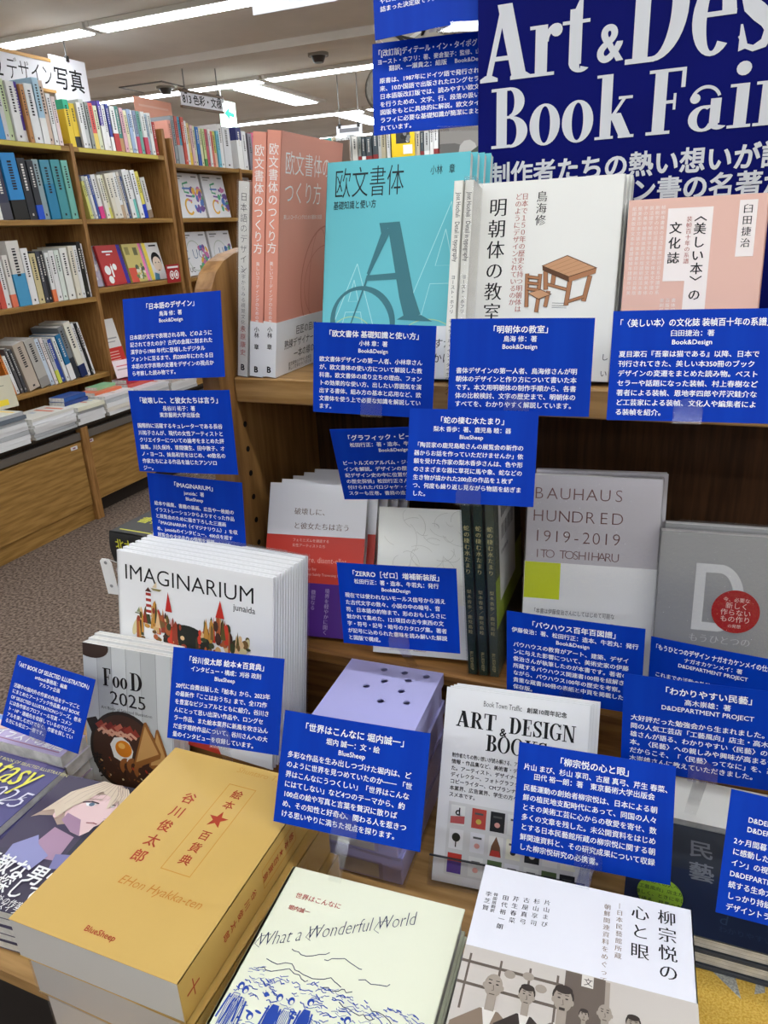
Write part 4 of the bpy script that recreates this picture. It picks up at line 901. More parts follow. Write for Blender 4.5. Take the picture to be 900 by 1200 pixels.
# ------------------------------------------------------------------ the piles on the table
YELL = ramp_mat('yellow_cover', (208, 170, 92), (214, 177, 99), 5, (1, 1, 1), .42, .3); RT = mat((176, 62, 32), .5); OT = mat((206, 150, 60), .5)
def art_yel2(A):
    A.vtext('絵本', .615, .155, .0125, RT, (.014, .010), pitch=1.25); A.vtext('百貨典', .615, .40, .0125, RT, (.014, .010), pitch=1.25)
    pts = []
    for i in range(10):
        a = -math.pi / 2 + i * math.pi / 5; r = .0115 if i % 2 == 0 else .0046
        pts.append((.615 * A.W + r * math.cos(a), .335 * A.H + r * math.sin(a)))
    A.poly(pts, RT, 2, False)
    for (a, b, c, d) in ((.52, .13, .525, .625), (.70, .13, .705, .625), (.52, .13, .705, .1345), (.52, .6205, .705, .625)): A.rect(a, b, c, d, OT)
    A.vtext('谷川俊太郎', .36, .235, .0155, RT, (.016, .012), pitch=1.28)
    A.text('Shuntaro Tanikawa', .50, .055, .0115, OT, kk=THIN, shear=.1, maxw=A.W * .46); A.text('EHon Hyakka-ten', .36, .735, .0135, mat((198, 128, 40), .5), kk=(-.01, -.01), shear=.25, maxw=A.W * .50)
    A.text('BlueSheep', .40, .945, .0078, RT, kk=(.016, .016), maxw=A.W * .2)
def sp_yel(A):
    for (a, b, c, d) in ((.25, .20, .28, .47), (.72, .20, .75, .47), (.25, .20, .75, .204), (.25, .466, .75, .47)): A.rect(a, b, c, d, OT)
    A.vtext('絵本★百貨典', .5, .215, .0095, RT, (.016, .012), pitch=1.08); A.vtext('谷川俊太郎', .5, .52, .0095, RT, (.016, .012), pitch=1.2); A.rect(.3, .93, .7, .935, RT); A.rect(.48, .9, .52, .97, RT)
YX, YY, YZ = -.507, .540, H - .545
for i, (lab, dz, dx, dy, ya) in enumerate((('top yellow book of the pile with red star on the cover', 0, 0, 0, .6), ('second yellow book in its pile, wrapped in plastic', .046, .012, .003, -.6), ('lowest yellow book of the pile, wrapped in plastic', .092, .022, .004, -1.2))):
    th = .045
    o = Vector((YX + dx, YY + dy, YZ - dz)) + Matrix.Rotation(R(ya), 3, 'Z') @ Vector((0, -.238, 0))
    book('book', lab, o, ya, 90, .178, .238, th, YELL, spine='R', art=art_yel2 if i == 0 else None, spine_art=sp_yel if i < 2 else None, flat=True, wrap=i > 0, group='yellow books in the front left pile', pages=mat((206, 204, 200), .8, .1))
WC = mat((238, 240, 214), .45); BI = mat((40, 76, 170), .5); BD = mat((40, 50, 80), .5); WR = mat((176, 60, 50), .5)
def art_won(A):
    A.text('世界はこんなに', .10, .128, .0064, WR, kk=(.016, .006)); A.text('堀内誠一', .095, .180, .0053, WR, kk=(.016, .006))
    A.text('What a Wonderful World', .035, .350, .0190, BD, kk=(-.020, -.024), shear=.55, res=3, fitw=.137, rot=-25.5)
    for x, y in ((.03, .335), (.265, .262), (.585, .168)): A.line([(x + .025, y + .012), (x - .005, y + .004), (x + .005, y - .028), (x + .05, y - .045)], .0005, BD, 2)
    A.tf = lambda x, y: (x, (y - .40) * .95 + .32)
    q = random.Random(21)
    def scr(x, y, n, dx, dy, wd, m=BI, k=1):
        p = [(x, y)]
        for i in range(n): x += q.uniform(.3, 1) * dx; y += q.uniform(-1, 1) * dy; p.append((x, y))
        A.line(p, wd, m, k)
    for x, y, n in ((.22, .40, 9), (.12, .46, 8), (.40, .405, 8), (.60, .44, 6), (.55, .53, 9), (.70, .52, 8), (.10, .50, 12), (.30, .47, 9), (.45, .50, 7)): scr(x, y, n, .035, .012, .0007, BD)
    for i in range(430): scr(q.uniform(.04, .90), .50 + .48 * q.random() ** 1.5, q.randint(2, 5), .016, .007, q.uniform(.0003, .0009), BI, 1 + i % 3)
    for i in range(30): A.ell(q.uniform(.12, .9), q.uniform(.55, .75), q.uniform(.008, .022), q.uniform(.003, .008), BI, 2, 8, q.uniform(-20, 20))
    # strollers
    for x, y, h, f in ((.07, .575, .24, 1), (.10, .585, .25, 0), (.18, .66, .13, 1), (.275, .575, .27, 2), (.335, .575, .29, 1), (.425, .56, .28, 2), (.55, .66, .16, 1), (.62, .58, .2, 1), (.74, .66, .14, 1)):
        A.ell(x, y, .016, .019, BI, 4, 12); A.ell(x + .004, y + .004, .009, .011, WC, 5, 10)
        body = [(x - .015, y + .028), (x + .015, y + .028), (x + .026, y + .06), (x + .022, y + h * .62), (x - .022, y + h * .62), (x - .026, y + .06)]
        A.poly(body, BI if f == 2 else WC, 4); A.line(body + body[:1], .0006, BI, 5)
        for t in (.2, .35, .5, .65, .8): A.line([(x - .026 + .05 * t, y + .035), (x - .03 + .06 * t, y + h * .58)], .0005, BI, 6)
        for s in (-1, 1): A.line([(x + .013 * s, y + h * .62), (x + .02 * s, y + h)], .0022, BI, 4); A.line([(x + .03 * s, y + .035), (x + .042 * s, y + h * .5)], .0014, BI, 5)
for i in range(4):
    th = .0295; ya = 3.4 + (0, -.5, .4, -.3)[i]
    o = Vector((-.3078 + .002 * i, .453 - .001 * i, H - .565 - i * (th + .0005))) + Matrix.Rotation(R(ya), 3, 'Z') @ Vector((0, -.25, 0))
    book('book', ['pale cream book with blue sketch of strollers on top of its pile'][0] if i == 0 else f'cream hardcover under the blue-sketch book, {ORD[i]} below the top', o, ya, 90, .168, .25, th, WC, hard=True, art=art_won if i == 0 else None, flat=True, group='cream books with a blue sketch')
mb = MB()
SEP = [mat(c, .5) for c in ((206, 198, 188), (168, 156, 142), (110, 98, 88), (62, 54, 48), (226, 220, 210), (140, 122, 104))]
def art_yan(A):
    A.rect(0, .343, 1, 1, SEP[0])
    A.vtext('柳宗悦の', .885, .025, .0150, INK, MIN, pitch=1.12, res=3); A.vtext('心と眼', .765, .030, .0150, INK, MIN, pitch=1.22, res=3)
    g = mat((150, 128, 110), .5)
    A.vtext('―日本民藝館所蔵', .672, .040, .0056, g, MIN, pitch=1.22); A.vtext('朝鮮関連資料をめぐって', .615, .055, .0056, g, MIN, pitch=1.22)
    for x, t in ((.335, '片山まび'), (.285, '杉山享司'), (.235, '古屋真弓'), (.185, '芹生春菜'), (.135, '田代裕一朗')): A.vtext(t, x, .095 + (.335 - x) * .1, .0056, INK, MIN, pitch=1.3)
    A.vtext('韓国語翻訳', .085, .115, .0038, INK, pitch=1.1); A.vtext('李芝賢', .050, .115, .0056, INK, MIN, pitch=1.3)
    # old group photograph
    for x in (.03, .17, .30, .42): A.rect(x, .37, x + .010, .56, SEP[2], 2)
    for y in (.395, .47): A.rect(.0, y, .45, y + .010, SEP[2], 2)
    A.rect(.455, .345, .625, .70, SEP[2], 2); A.rect(.525, .345, .575, .385, SEP[4], 3); A.text('文', .533, .378, .007, SEP[3], k=4); A.rect(.625, .35, .645, .80, SEP[1], 2); A.rect(.86, .50, 1, .54, SEP[2], 2); A.rect(.86, .50, .88, 1, SEP[2], 2)
    for x, y in ((.22, .41), (.30, .40), (.36, .43)): A.ell(x, y, .025, .02, SEP[1], 3, 12)
    for (x, y, s, robe, hair, must) in ((.160, .462, 1.0, 5, 0, 0), (.305, .466, .78, 3, 1, 0), (.455, .448, 1.0, 2, 1, 1), (.628, .455, .72, 3, 0, 0), (.742, .468, .68, 3, 1, 0), (.545, .480, .45, 3, 1, 0)):
        hh = .055 * s; r = A.W / A.H
        A.poly([(x - .17 * s, 1), (x - .15 * s, y + hh * 2.6), (x - .04 * s, y + hh * 1.45), (x + .04 * s, y + hh * 1.45), (x + .15 * s, y + hh * 2.6), (x + .17 * s, 1)], SEP[robe], 4)
        A.poly([(x - .03 * s, y + hh * 1.4), (x + .03 * s, y + hh * 1.4), (x, y + hh * 2.9)], SEP[4], 5); A.rect(x - .02 * s, y + hh * .6, x + .02 * s, y + hh * 1.5, SEP[1], 6)
        if hair: A.ell(x, y - hh * .22, .046 * s, .052 * s, SEP[3], 6, 18)
        A.ell(x, y, .040 * s, .054 * s, SEP[1], 7, 18); A.ell(x - .04 * s, y + .004, .007 * s, .013 * s, SEP[1], 6, 8); A.ell(x + .04 * s, y + .004, .007 * s, .013 * s, SEP[1], 6, 8)
        if hair: A.ell(x, y - hh * .62, .038 * s, .020 * s, SEP[3], 8, 14)
        for e in (-1, 1): A.ell(x + e * .016 * s, y - .004, .007 * s, .0035 * s, SEP[3], 9, 8); A.line([(x + e * .008 * s, y - hh * .28), (x + e * .024 * s, y - hh * .30)], .0006, SEP[3], 9)
        A.line([(x, y), (x + .004 * s, y + hh * .3), (x - .004 * s, y + hh * .33)], .0005, SEP[2], 9); A.line([(x - .012 * s, y + hh * .55), (x + .012 * s, y + hh * .55)], .0008 + .0014 * must, SEP[3] if must else SEP[2], 9)
for i in range(4):
    th = .033; ya = 3.9
    o = Vector((-.1322 + .001 * i, .5025, H - .550 - i * (th + .0005))) + Matrix.Rotation(R(ya), 3, 'Z') @ Vector((0, -.245, 0))
    book('book', 'white book with an old sepia group photograph, top of its pile' if i == 0 else f'copy under the sepia photograph book, {ORD[i]} below the top', o, ya, 90, .1762, .245, th, mat((238, 238, 244), .35, .35), spine='R', art=art_yan if i == 0 else None, flat=True, group='sepia photograph books')
# mingei pile
DK = mat((40, 46, 56), .35, .4); SIL = mat((128, 132, 138), .4, .4, .3)
def art_min(A):
    A.rect(0, .45, 1, 1, mat((26, 38, 62), .35, .4))
    A.text('民', .52, .29, .0245, SIL, 'c', kk=(.02, .02), res=4); A.text('藝', .52, .51, .0245, SIL, 'c', kk=(.02, .02), res=4)
    A.ell(.24, .74, .155, .155, mat((150, 190, 50), .45), 3, 40)
    for i, t in enumerate(('はじめての人へ！', '「工藝風向」店主が', '優しく、ときに辛口', 'で語る、民藝の本。')): A.text(t, .24, .66 + .055 * i, .0052, mat((40, 50, 30), .5), 'c', k=5, maxw=.046)
    A.text('d', .62, .86, .016, mat((60, 76, 96), .5), k=3, shear=.2); A.text('わかりやすい民藝', .62, .92, .0075, mat((52, 66, 88), .5), k=3)
zt = H - .615
for i in range(4):
    th = .0185
    book('book', 'dark book with silver vertical title and green disc, flat on its pile' if i == 0 else f'dark copy beneath the green-disc book, {ORD[i]} below the top', (-.012 + .001 * i, .5475, zt - i * (th + .0004)), 1.2, 90, .135, .136, th, DK, spine='R', hard=True, art=art_min if i == 0 else None, flat=True, group='dark books with silver title')
for i in range(3):
    book('book', f'white book lying at the shelf foot behind the dark pile, {ORD[i]} from the top', (-.02, .688, H - .612 - i * .026), 1.0, 90, .21, .068, .0255, mat((222, 220, 214), .5), flat=True, group='white books behind the dark pile')
FAB = ramp_mat('yellow_fabric', (206, 160, 60), (232, 196, 100), 500, (1, 1, 1), .8, .1, 2, .5)
FAB2 = ramp_mat('grey_fabric', (150, 150, 148), (196, 194, 186), 500, (1, 1, 1), .8, .1, 2, .5)
def art_fab(A):
    A.poly([(.0, .0), (.22, .0), (.17, .12), (.20, .26), (.10, .18), (.02, .10)], FAB2, 2)
    A.poly([(.24, .0), (.30, .02), (.29, .20), (.25, .22), (.27, .10)], FAB2, 2)
    A.poly([(.55, .05), (.75, .1), (.7, .4), (.6, .3)], FAB2, 2)
book('book', 'yellow woven-cloth covered book at the lower right corner', (.050, .36, H - .655), 0, 90, .22, .23, .034, FAB, flat=True, hard=True, art=art_fab)
# flyers in a clear stand
FW = mat((236, 236, 236), .5)
def art_fly(A):
    A.text('Book Town Traffic', .27, .075, .0088, INK, kk=(-.004, -.008), maxw=A.W * .27); A.text('創業10周年記念', .575, .075, .0062, INK, kk=BOLD)
    serif(A, 'ART', .085, .195, .0178, INK, sx=1.14, track=.06); A.text('&', .398, .215, .0125, INK, kk=BOLD); serif(A, 'DESIGN', .462, .195, .0178, INK, sx=1.02); serif(A, 'BOOKS', .31, .30, .0178, INK, sx=1.05)
    for i, t in enumerate(('制作者たちの熱い想いが読み解ける、アート関連本、作品集、デザイン関連の', '情報・作品集など、美術書・デザイン書の名著が集まりまし', 'た。アーティスト、デザイナー、編集者、アート', 'ディレクター、フォトグラファー、イラストレーター、', 'コピーライター、CMプランナー、学芸員など、', '本業界、広告業界、学生の方々などにも、オス', 'スメ本です。')):
        A.text(t, .075, .355 + .034 * i, .0055, INK, kk=(.01, .01), maxw=A.W * .9)
    A.rect(.08, .585, .96, .955, mat((222, 222, 220), .5), 1)
    q = random.Random(7)
    cols = [(236, 170, 160), (240, 238, 220), (220, 190, 90), (232, 232, 236), (120, 190, 200), (200, 80, 70), (40, 40, 44), (190, 140, 200), (240, 240, 240), (90, 110, 70)]
    xs = (.10, .25, .38, .50, .63, .75, .87)
    for r_ in range(3):
        for c_, x in enumerate(xs):
            c = (236, 236, 232) if (r_ + c_) % 3 == 0 else q.choice(cols)
            y = .60 + .122 * r_; A.rect(x, y, x + .10, y + .10, mat(c, .5), 2)
            if r_ == 0 and c_ == 0: A.text('d', x + .03, y + .05, .012, INK, k=4, kk=BOLD); A.poly([(x, y + .06), (x + .1, y + .05), (x + .1, y + .09), (x, y + .095)], mat((190, 90, 90), .5), 3)
            elif r_ == 1 and c_ == 0: A.ell(x + .05, y + .04, .03, .03, mat((50, 50, 40), .5), 4, 14); A.rect(x + .046, y + .05, x + .054, y + .09, mat((50, 50, 40), .5), 4)
            elif r_ == 1 and c_ == 2: A.poly([(x + .02, y + .05), (x + .05, y), (x + .08, y + .05), (x + .09, y + .1), (x + .01, y + .1)], mat((120, 84, 60), .5), 3); A.poly([(x + .01, y + .1), (x + .09, y + .1), (x + .075, y + .07), (x + .025, y + .07)], mat((200, 70, 60), .5), 4)
            elif r_ == 2 and c_ == 0: A.rect(x, y, x + .1, y + .04, mat((200, 60, 50), .5), 3); A.rect(x, y + .04, x + .1, y + .1, mat((90, 60, 150), .5), 3)
            else:
                A.rect(x + .02, y + .02, x + .08, y + .03, mat((90, 90, 90), .5), 4); A.ell(x + .05, y + .065, .02, .018, mat(q.choice(cols), .5), 4, 10)
    A.text('開催中　詳しくは店頭にて', .36, .972, .0062, INK)
fo = Vector((-.2163, .5859, TZ + .004))
for i in range(4):
    mb = MB(); wd, ht, th = .1591, .2143, .0022
    mb.box((0, 0, 0), (wd, th, ht), FW)
    for j in range(3): mb.box((-.0002, .0004 + .0006 * j, -.0002), (wd + .0002, .0007 + .0006 * j, ht + .0002), mat((206, 206, 204), .7))
    if i == 0: art_fly(Art(mb, (0, 0, ht), (1, 0, 0), (0, 0, -1), wd, ht))
    tag(mb.build('flyer', None, pose(fo + Vector((.003 * i, .0034 * i, 0)), 5.4, 26.9)), 'front white fair flyer with bold serif heading in the clear stand' if i == 0 else f'white flyer in the clear stand, {ORD[i]} from the front', 'flyer', 'fair flyers in the clear stand')
rt = root('flyer_stand', 'clear acrylic stand holding the white fair flyers', 'stand', pose(Vector((-.2163, .5859, TZ)), 5.4))
mx = Matrix.Rotation(R(-26.9), 4, 'X')
mb = MB(); mb.box((-.004, .0160, -.0), (.165, .0180, .16), CLEAR, mx); mb.build('back_plate', rt)
mb = MB(); mb.box((-.004, -.0060, -.0), (.165, -.0042, .032), CLEAR, mx); mb.box((-.004, -.006, -.001), (.165, .0170, .001), CLEAR, mx)
mb.box((-.004, -.0066, .031), (.165, -.0040, .0325), mat((60, 62, 66), .2, .5), mx); mb.build('front_lip', rt)
mb = MB(); mb.box((-.004, .005, .0003), (.165, .10, .002), CLEAR); mb.build('foot', rt)
# lavender boxes
def pierced(wd, dp, holes, r, th):
    """a plate with real round holes cut through it"""
    c = bpy.data.curves.new('plate', 'CURVE'); c.dimensions = '2D'; c.fill_mode = 'BOTH'; c.extrude = th / 2
    for lp in [[(0, 0), (wd, 0), (wd, dp), (0, dp)]] + [[(x + r * math.cos(2 * math.pi * k / 20), y + r * math.sin(2 * math.pi * k / 20)) for k in range(20)] for x, y in holes]:
        sp_ = c.splines.new('POLY'); sp_.points.add(len(lp) - 1); sp_.use_cyclic_u = True
        for p_, (x, y) in zip(sp_.points, lp): p_.co = (x, y, 0, 1)
    o_ = bpy.data.objects.new('plate', c); COL.objects.link(o_)
    dg = bpy.context.evaluated_depsgraph_get(); dg.update(); ev = o_.evaluated_get(dg); me = ev.to_mesh()
    out = [(v.co.x, v.co.y, v.co.z + th / 2) for v in me.vertices], [tuple(p_.vertices) for p_ in me.polygons]
    ev.to_mesh_clear(); bpy.data.objects.remove(o_, do_unlink=True); bpy.data.curves.remove(c)
    return out
LAV = mat((186, 184, 234), .38, .35); LAVD = mat((60, 56, 96), .6)
BH = .0415
for i in range(4):
    z0 = TZ + (3 - i) * (BH + .0006)
    rt = root('lavender_box', 'lavender box with nine round holes in its lid, top of its pile' if i == 0 else f'plastic-wrapped lavender box in the pile, {ORD[i]} below the top', 'box', pose((-.368 + (0, .002, -.001, .001)[i], .560 + (0, .002, .001, .003)[i], z0), 2.2 + (0, .6, -.5, .3)[i]), 'lavender boxes in a pile')
    W3, D3 = .124, .182
    mb = MB(); mb.box((.0022, .0022, 0), (W3 - .0022, D3 - .0022, BH - .014), LAV, bev=.001); mb.box((.004, .0014, .004), (W3 - .03, .0022, BH - .018), mat((224, 224, 226), .5)); mb.build('base', rt)
    zt = BH
    lid = MB(); lid.box((0, 0, BH - .016), (W3, .0015, zt - .0015), LAV); lid.box((0, D3 - .0015, BH - .016), (W3, D3, zt - .0015), LAV); lid.box((0, 0, BH - .016), (.0015, D3, zt - .0015), LAV); lid.box((W3 - .0015, 0, BH - .016), (W3, D3, zt - .0015), LAV)
    holes = ((.40, .93), (.62, .93), (.85, .93), (.70, .85), (.47, .80), (.33, .71), (.69, .72), (.55, .58), (.80, .61)) if i == 0 else ()
    vs, fs = pierced(W3, D3, [(x * W3, y * D3) for x, y in holes], .0042, .0015)
    lid.add([(x, y, zt - .0015 + z) for x, y, z in vs], fs, LAV)
    lid.build('lid', rt)
    if i:
        mb = MB(); mb.box((-.001, -.001, .0002), (W3 + .001, D3 + .001, BH + .0003), WRAP); mb.box((.05, -.0013, .006), (.10, -.0010, .03), WRAP); mb.build('plastic_wrap', rt)
# left side of the table: leaning picture books, magazines, black book, bag
IW = mat((238, 238, 238), .32, .4)
def art_imag(A):
    A.text('IMAGINARIUM', .06, .150, .0300, INK, kk=(-.008, -.008), res=4, fitw=A.W * .825)
    A.text('junaida', .895, .200, .0118, INK, 'r', kk=(0, 0), res=3)
    q = random.Random(14)
    warm = [(150, 60, 40), (196, 140, 60), (96, 84, 40), (120, 90, 50), (60, 66, 40), (210, 170, 110), (170, 90, 50), (70, 44, 34), (206, 60, 40), (228, 190, 140)]
    A.tf = lambda x, y: (x, (y - .25) * .62 + .165)
    A.ell(.47, .70, .16, .11, mat((34, 36, 30), .5), 4, 30)
    for s in (0, 1):                                # two crowded spires of little buildings and figures
        cx = .25 if s == 0 else .68
        for i in range(46):
            x = cx + q.uniform(-.12, .15) * (1 if s == 0 else -1); top = .36 + abs(x - cx) * 1.1 + q.uniform(0, .12); bt = top + q.uniform(.08, .2); wd = q.uniform(.008, .02)
            m_ = mat(q.choice(warm), .5); k = 2 + i % 5
            if i % 3 == 0: A.poly([(x - wd, bt), (x, top - .03), (x + wd, bt)], m_, k)
            elif i % 3 == 1: A.poly([(x - wd * .8, bt), (x - wd * .6, top), (x, top - .03), (x + wd * .6, top), (x + wd * .8, bt)], m_, k)
            else: A.ell(x, (top + bt) / 2, wd, wd * 1.8, m_, k, 9)
    for i in range(60):
        x = q.uniform(.14, .86); y = .56 + .10 * abs(x - .48) * q.uniform(-1, 2) + q.uniform(-.02, .16)
        A.ell(x, y, q.uniform(.008, .022), q.uniform(.008, .024), mat(q.choice(warm), .5), 3 + i % 4, 8)
    A.rect(.20, .30, .235, .50, WHITE, 6)
    for i in range(4): A.rect(.20, .31 + .05 * i, .235, .335 + .05 * i, mat((170, 50, 40), .5), 7)
    A.poly([(.195, .30), (.2175, .26), (.24, .30)], mat((90, 50, 40), .5), 7)
    A.poly([(.33, .44), (.35, .27), (.375, .44)], mat((190, 44, 36), .5), 7); A.poly([(.655, .40), (.685, .25), (.71, .40)], mat((200, 48, 36), .5), 7)
    A.poly([(.245, .255), (.275, .20), (.275, .255)], mat((226, 206, 170), .5), 7); A.poly([(.235, .262), (.31, .262), (.295, .28), (.25, .28)], mat((150, 140, 90), .5), 7)
    A.poly([(.13, .50), (.15, .45), (.155, .50)], mat((150, 160, 120), .5), 3); A.rect(.12, .505, .17, .515, mat((110, 110, 80), .5), 3)
    for x, y in ((.80, .66), (.84, .60), (.12, .64)): A.ell(x, y, .018, .05, mat((214, 200, 150), .5), 4, 12, 20)
    A.tf = lambda x, y: (x, y)
    A.poly([(.30, 1), (.34, .88), (.44, .82), (.52, .82), (.62, .88), (.68, 1)], mat((196, 60, 44), .5), 3); A.poly([(.42, .70), (.56, .70), (.54, .84), (.49, .88), (.44, .84)], mat((226, 196, 170), .5), 3)
rt = root('display_riser', 'low wooden block under the leaning white picture books', 'riser', Matrix.Translation((-.70, .646, TZ)))
mb = MB(); mb.box((0, 0, 0), (.27, .112, .0545), WOODD, bev=.002); mb.build('block', rt)
for i in range(7):
    book('book', 'front white picture book with a crowded little town on the cover' if i == 0 else f'white picture book copy, {ORD[i]} from the front of the leaning row', (-.6915 + .0015 * i, .6440 + .0106 * i, H - .635), -3.1, 10.7, .2500, .2532, .0080, IW, art=art_imag if i == 0 else None, hard=True, wrap=(i == 6), group='white picture books in a leaning row')
PL = mat((190, 192, 190), .45)
def art_food(A):
    for i in range(6): A.rect(.165 * i, 0, .165 * i + .163, 1, mat(((198, 200, 198), (186, 188, 186), (206, 208, 206))[i % 3], .45), 1); A.rect(.165 * i + .160, 0, .165 * i + .165, 1, mat((150, 150, 148), .5), 2)
    dk = mat((34, 30, 28), .35); A.ell(.10, .02, .20, .11, mat((60, 44, 36), .5), 3, 24)
    serif(A, 'F', .225, .28, .0245, dk, k=5, sx=.95); serif(A, 'oo', .335, .28, .0225, dk, k=5, sx=.98, track=.02); serif(A, 'D', .535, .28, .0245, dk, k=5, sx=1.05)
    A.text('2025', .30, .405, .0270, dk, kk=(.004, -.008), k=5, fitw=A.W * .40)
    A.text('Art Book of Selected Illustration', .19, .450, .0062, mat((90, 88, 86), .5), k=5, maxw=A.W * .66)
    A.ell(.44, .735, .40, .40, mat((46, 36, 30), .35), 3, 40); A.ell(.44, .735, .365, .365, mat((70, 44, 32), .4), 4, 40)
    A.poly([(.0, .55), (.12, .52), (.2, .6), (.06, .64)], mat((40, 32, 28), .4), 3)
    q = random.Random(2)
    for i in range(7):                                # bacon
        x = .14 + .055 * i; y = .575 + .012 * (i % 2)
        A.line([(x, y + .02), (x + .04, y - .01), (x + .08, y + .03), (x + .13, y)], .012, mat(((150, 58, 44), (196, 106, 84), (126, 44, 36))[i % 3], .4), 6)
        A.line([(x, y + .045), (x + .05, y + .02), (x + .12, y + .05)], .004, mat((226, 170, 140), .4), 7)
    for i in range(60): A.ell(q.uniform(.12, .74), q.uniform(.80, .95), q.uniform(.008, .022), q.uniform(.006, .012), mat(q.choice([(96, 56, 36), (150, 96, 50), (206, 160, 100), (60, 40, 30), (180, 60, 40), (226, 206, 160)]), .45), 5 + i % 3, 8, q.uniform(0, 90))
    A.poly([(.28, .70), (.33, .645), (.42, .63), (.50, .66), (.545, .72), (.52, .79), (.42, .815), (.32, .79)], mat((240, 236, 226), .35), 8); A.ell(.435, .715, .095, .085, mat((226, 134, 40), .25), 9, 24); A.ell(.415, .695, .04, .03, mat((244, 184, 90), .25), 10, 14)
    for i, (x, y) in enumerate(((.46, .84), (.54, .83), (.62, .85))): A.ring(x, y, .075, .085, .05, .05, mat((150, 92, 46), .35), 9, 14, a0=120, a1=280)
    br, bl = mat((150, 96, 44), .5), mat((206, 156, 92), .5)
    A.poly([(.72, .80), (.81, .525), (.835, .52), (.955, .75), (.94, .785), (.76, .815)], br, 9); A.poly([(.74, .79), (.82, .545), (.93, .755)], bl, 10)
    A.poly([(.55, .80), (.68, .49), (.705, .485), (.86, .69), (.85, .725), (.575, .835)], br, 11); A.poly([(.575, .79), (.69, .515), (.835, .695)], bl, 12)
    A.text('あ', .06, .865, .020, dk, kk=BOLD, k=5); A.text('り', .10, .955, .020, dk, kk=BOLD, k=5)
for i in range(3):
    book('book', 'front food illustration book with breakfast skillet on the cover' if i == 0 else f'food illustration book copy, {ORD[i]} from the front', (-.7139 - .0005 * i, .5875 + .0117 * i, TZ), 2.4, 11.8, .1409, .1964, .0108, mat((214, 214, 212), .4), art=art_food if i == 0 else None, group='food illustration books')
# magazines lying on the side table
def art_man(A):
    A.step = .0002
    A.rect(0, 0, 1, 1, mat((74, 66, 88), .4)); A.rect(.55, .0, 1, .6, mat((58, 56, 70), .4), 2)
    sk, sd, hr, hs = mat((238, 206, 204), .45), mat((176, 142, 166), .45), mat((226, 208, 184), .45), mat((186, 162, 146), .45)
    A.poly([(.22, .10), (.34, .01), (.52, .0), (.64, .06), (.68, .16), (.62, .28), (.3, .40), (.2, .34), (.10, .36), (.05, .385), (.12, .28)], hs, 3)
    A.poly([(.30, .42), (.50, .46), (.52, .64), (.24, .66)], sd, 4)
    A.poly([(.30, .14), (.56, .08), (.62, .18), (.615, .235), (.645, .28), (.605, .30), (.60, .335), (.575, .36), (.57, .40), (.53, .445), (.44, .43), (.32, .36), (.26, .28)], sk, 5)
    A.poly([(.30, .30), (.44, .33), (.53, .445), (.44, .43), (.30, .36)], sd, 6)
    A.ell(.235, .315, .035, .05, sk, 7, 14); A.ell(.235, .315, .018, .028, sd, 8, 10)
    A.poly([(.36, .195), (.46, .185), (.44, .215), (.39, .22)], WHITE, 7); A.ell(.42, .202, .022, .018, mat((90, 110, 130), .4), 8, 12); A.line([(.34, .20), (.40, .18), (.47, .185)], .0018, mat((70, 50, 60), .5), 9); A.line([(.36, .165), (.47, .15)], .0012, hs, 9)
    A.poly([(.555, .18), (.60, .175), (.59, .20)], WHITE, 7); A.line([(.55, .18), (.605, .17)], .0014, mat((70, 50, 60), .5), 8)
    A.line([(.50, .345), (.55, .335), (.585, .34)], .0012, mat((160, 80, 90), .5), 9); A.line([(.62, .235), (.645, .28), (.60, .29)], .0007, sd, 8)
    A.poly([(.18, .14), (.36, .0), (.54, .02), (.40, .10), (.36, .18), (.30, .24), (.25, .36), (.18, .30), (.10, .33)], hr, 10)
    A.poly([(.36, .02), (.60, .03), (.68, .10), (.66, .20), (.60, .13), (.56, .22), (.52, .12), (.44, .10)], hr, 10)
    for i in range(9): A.line([(.38 + .02 * i, .015), (.22 + .05 * i, .12 + .01 * (i % 3)), (.16 + .058 * i, .26 - .015 * i)], .0008, hs, 11, w1=.0003)
    for i in range(5): A.line([(.50 + .02 * i, .02), (.56 + .02 * i, .09), (.57 + .02 * i, .20)], .0010, hs, 11, w1=.0003)
    A.poly([(.12, .60), (.24, .50), (.30, .56), (.44, .62), (.40, .74), (.20, .70), (.14, .72)], mat((150, 150, 196), .45), 6); A.poly([(.48, .60), (.60, .58), (.64, .68), (.52, .70)], mat((130, 128, 176), .45), 6)
    A.poly([(.0, .66), (.13, .62), (.2, .72), (.42, .76), (.66, .66), (1, .8), (1, 1), (0, 1)], mat((70, 64, 82), .45), 5)
    A.text('素敵な男性', -.02, .78, .026, WHITE, kk=BOLD, k=13, rot=4, maxw=A.W * .72); A.text('を探して', .12, .895, .024, WHITE, kk=(.012, .012), k=13, rot=4, maxw=A.W * .5)
    A.text('国内外の作家・絵師', .25, .955, .009, WHITE, k=13, rot=4); A.text('メンズイラスト', .3, .99, .009, WHITE, k=13, rot=4)
    A.line([(.66, .40), (.72, .38)], .0012, WHITE, 6)
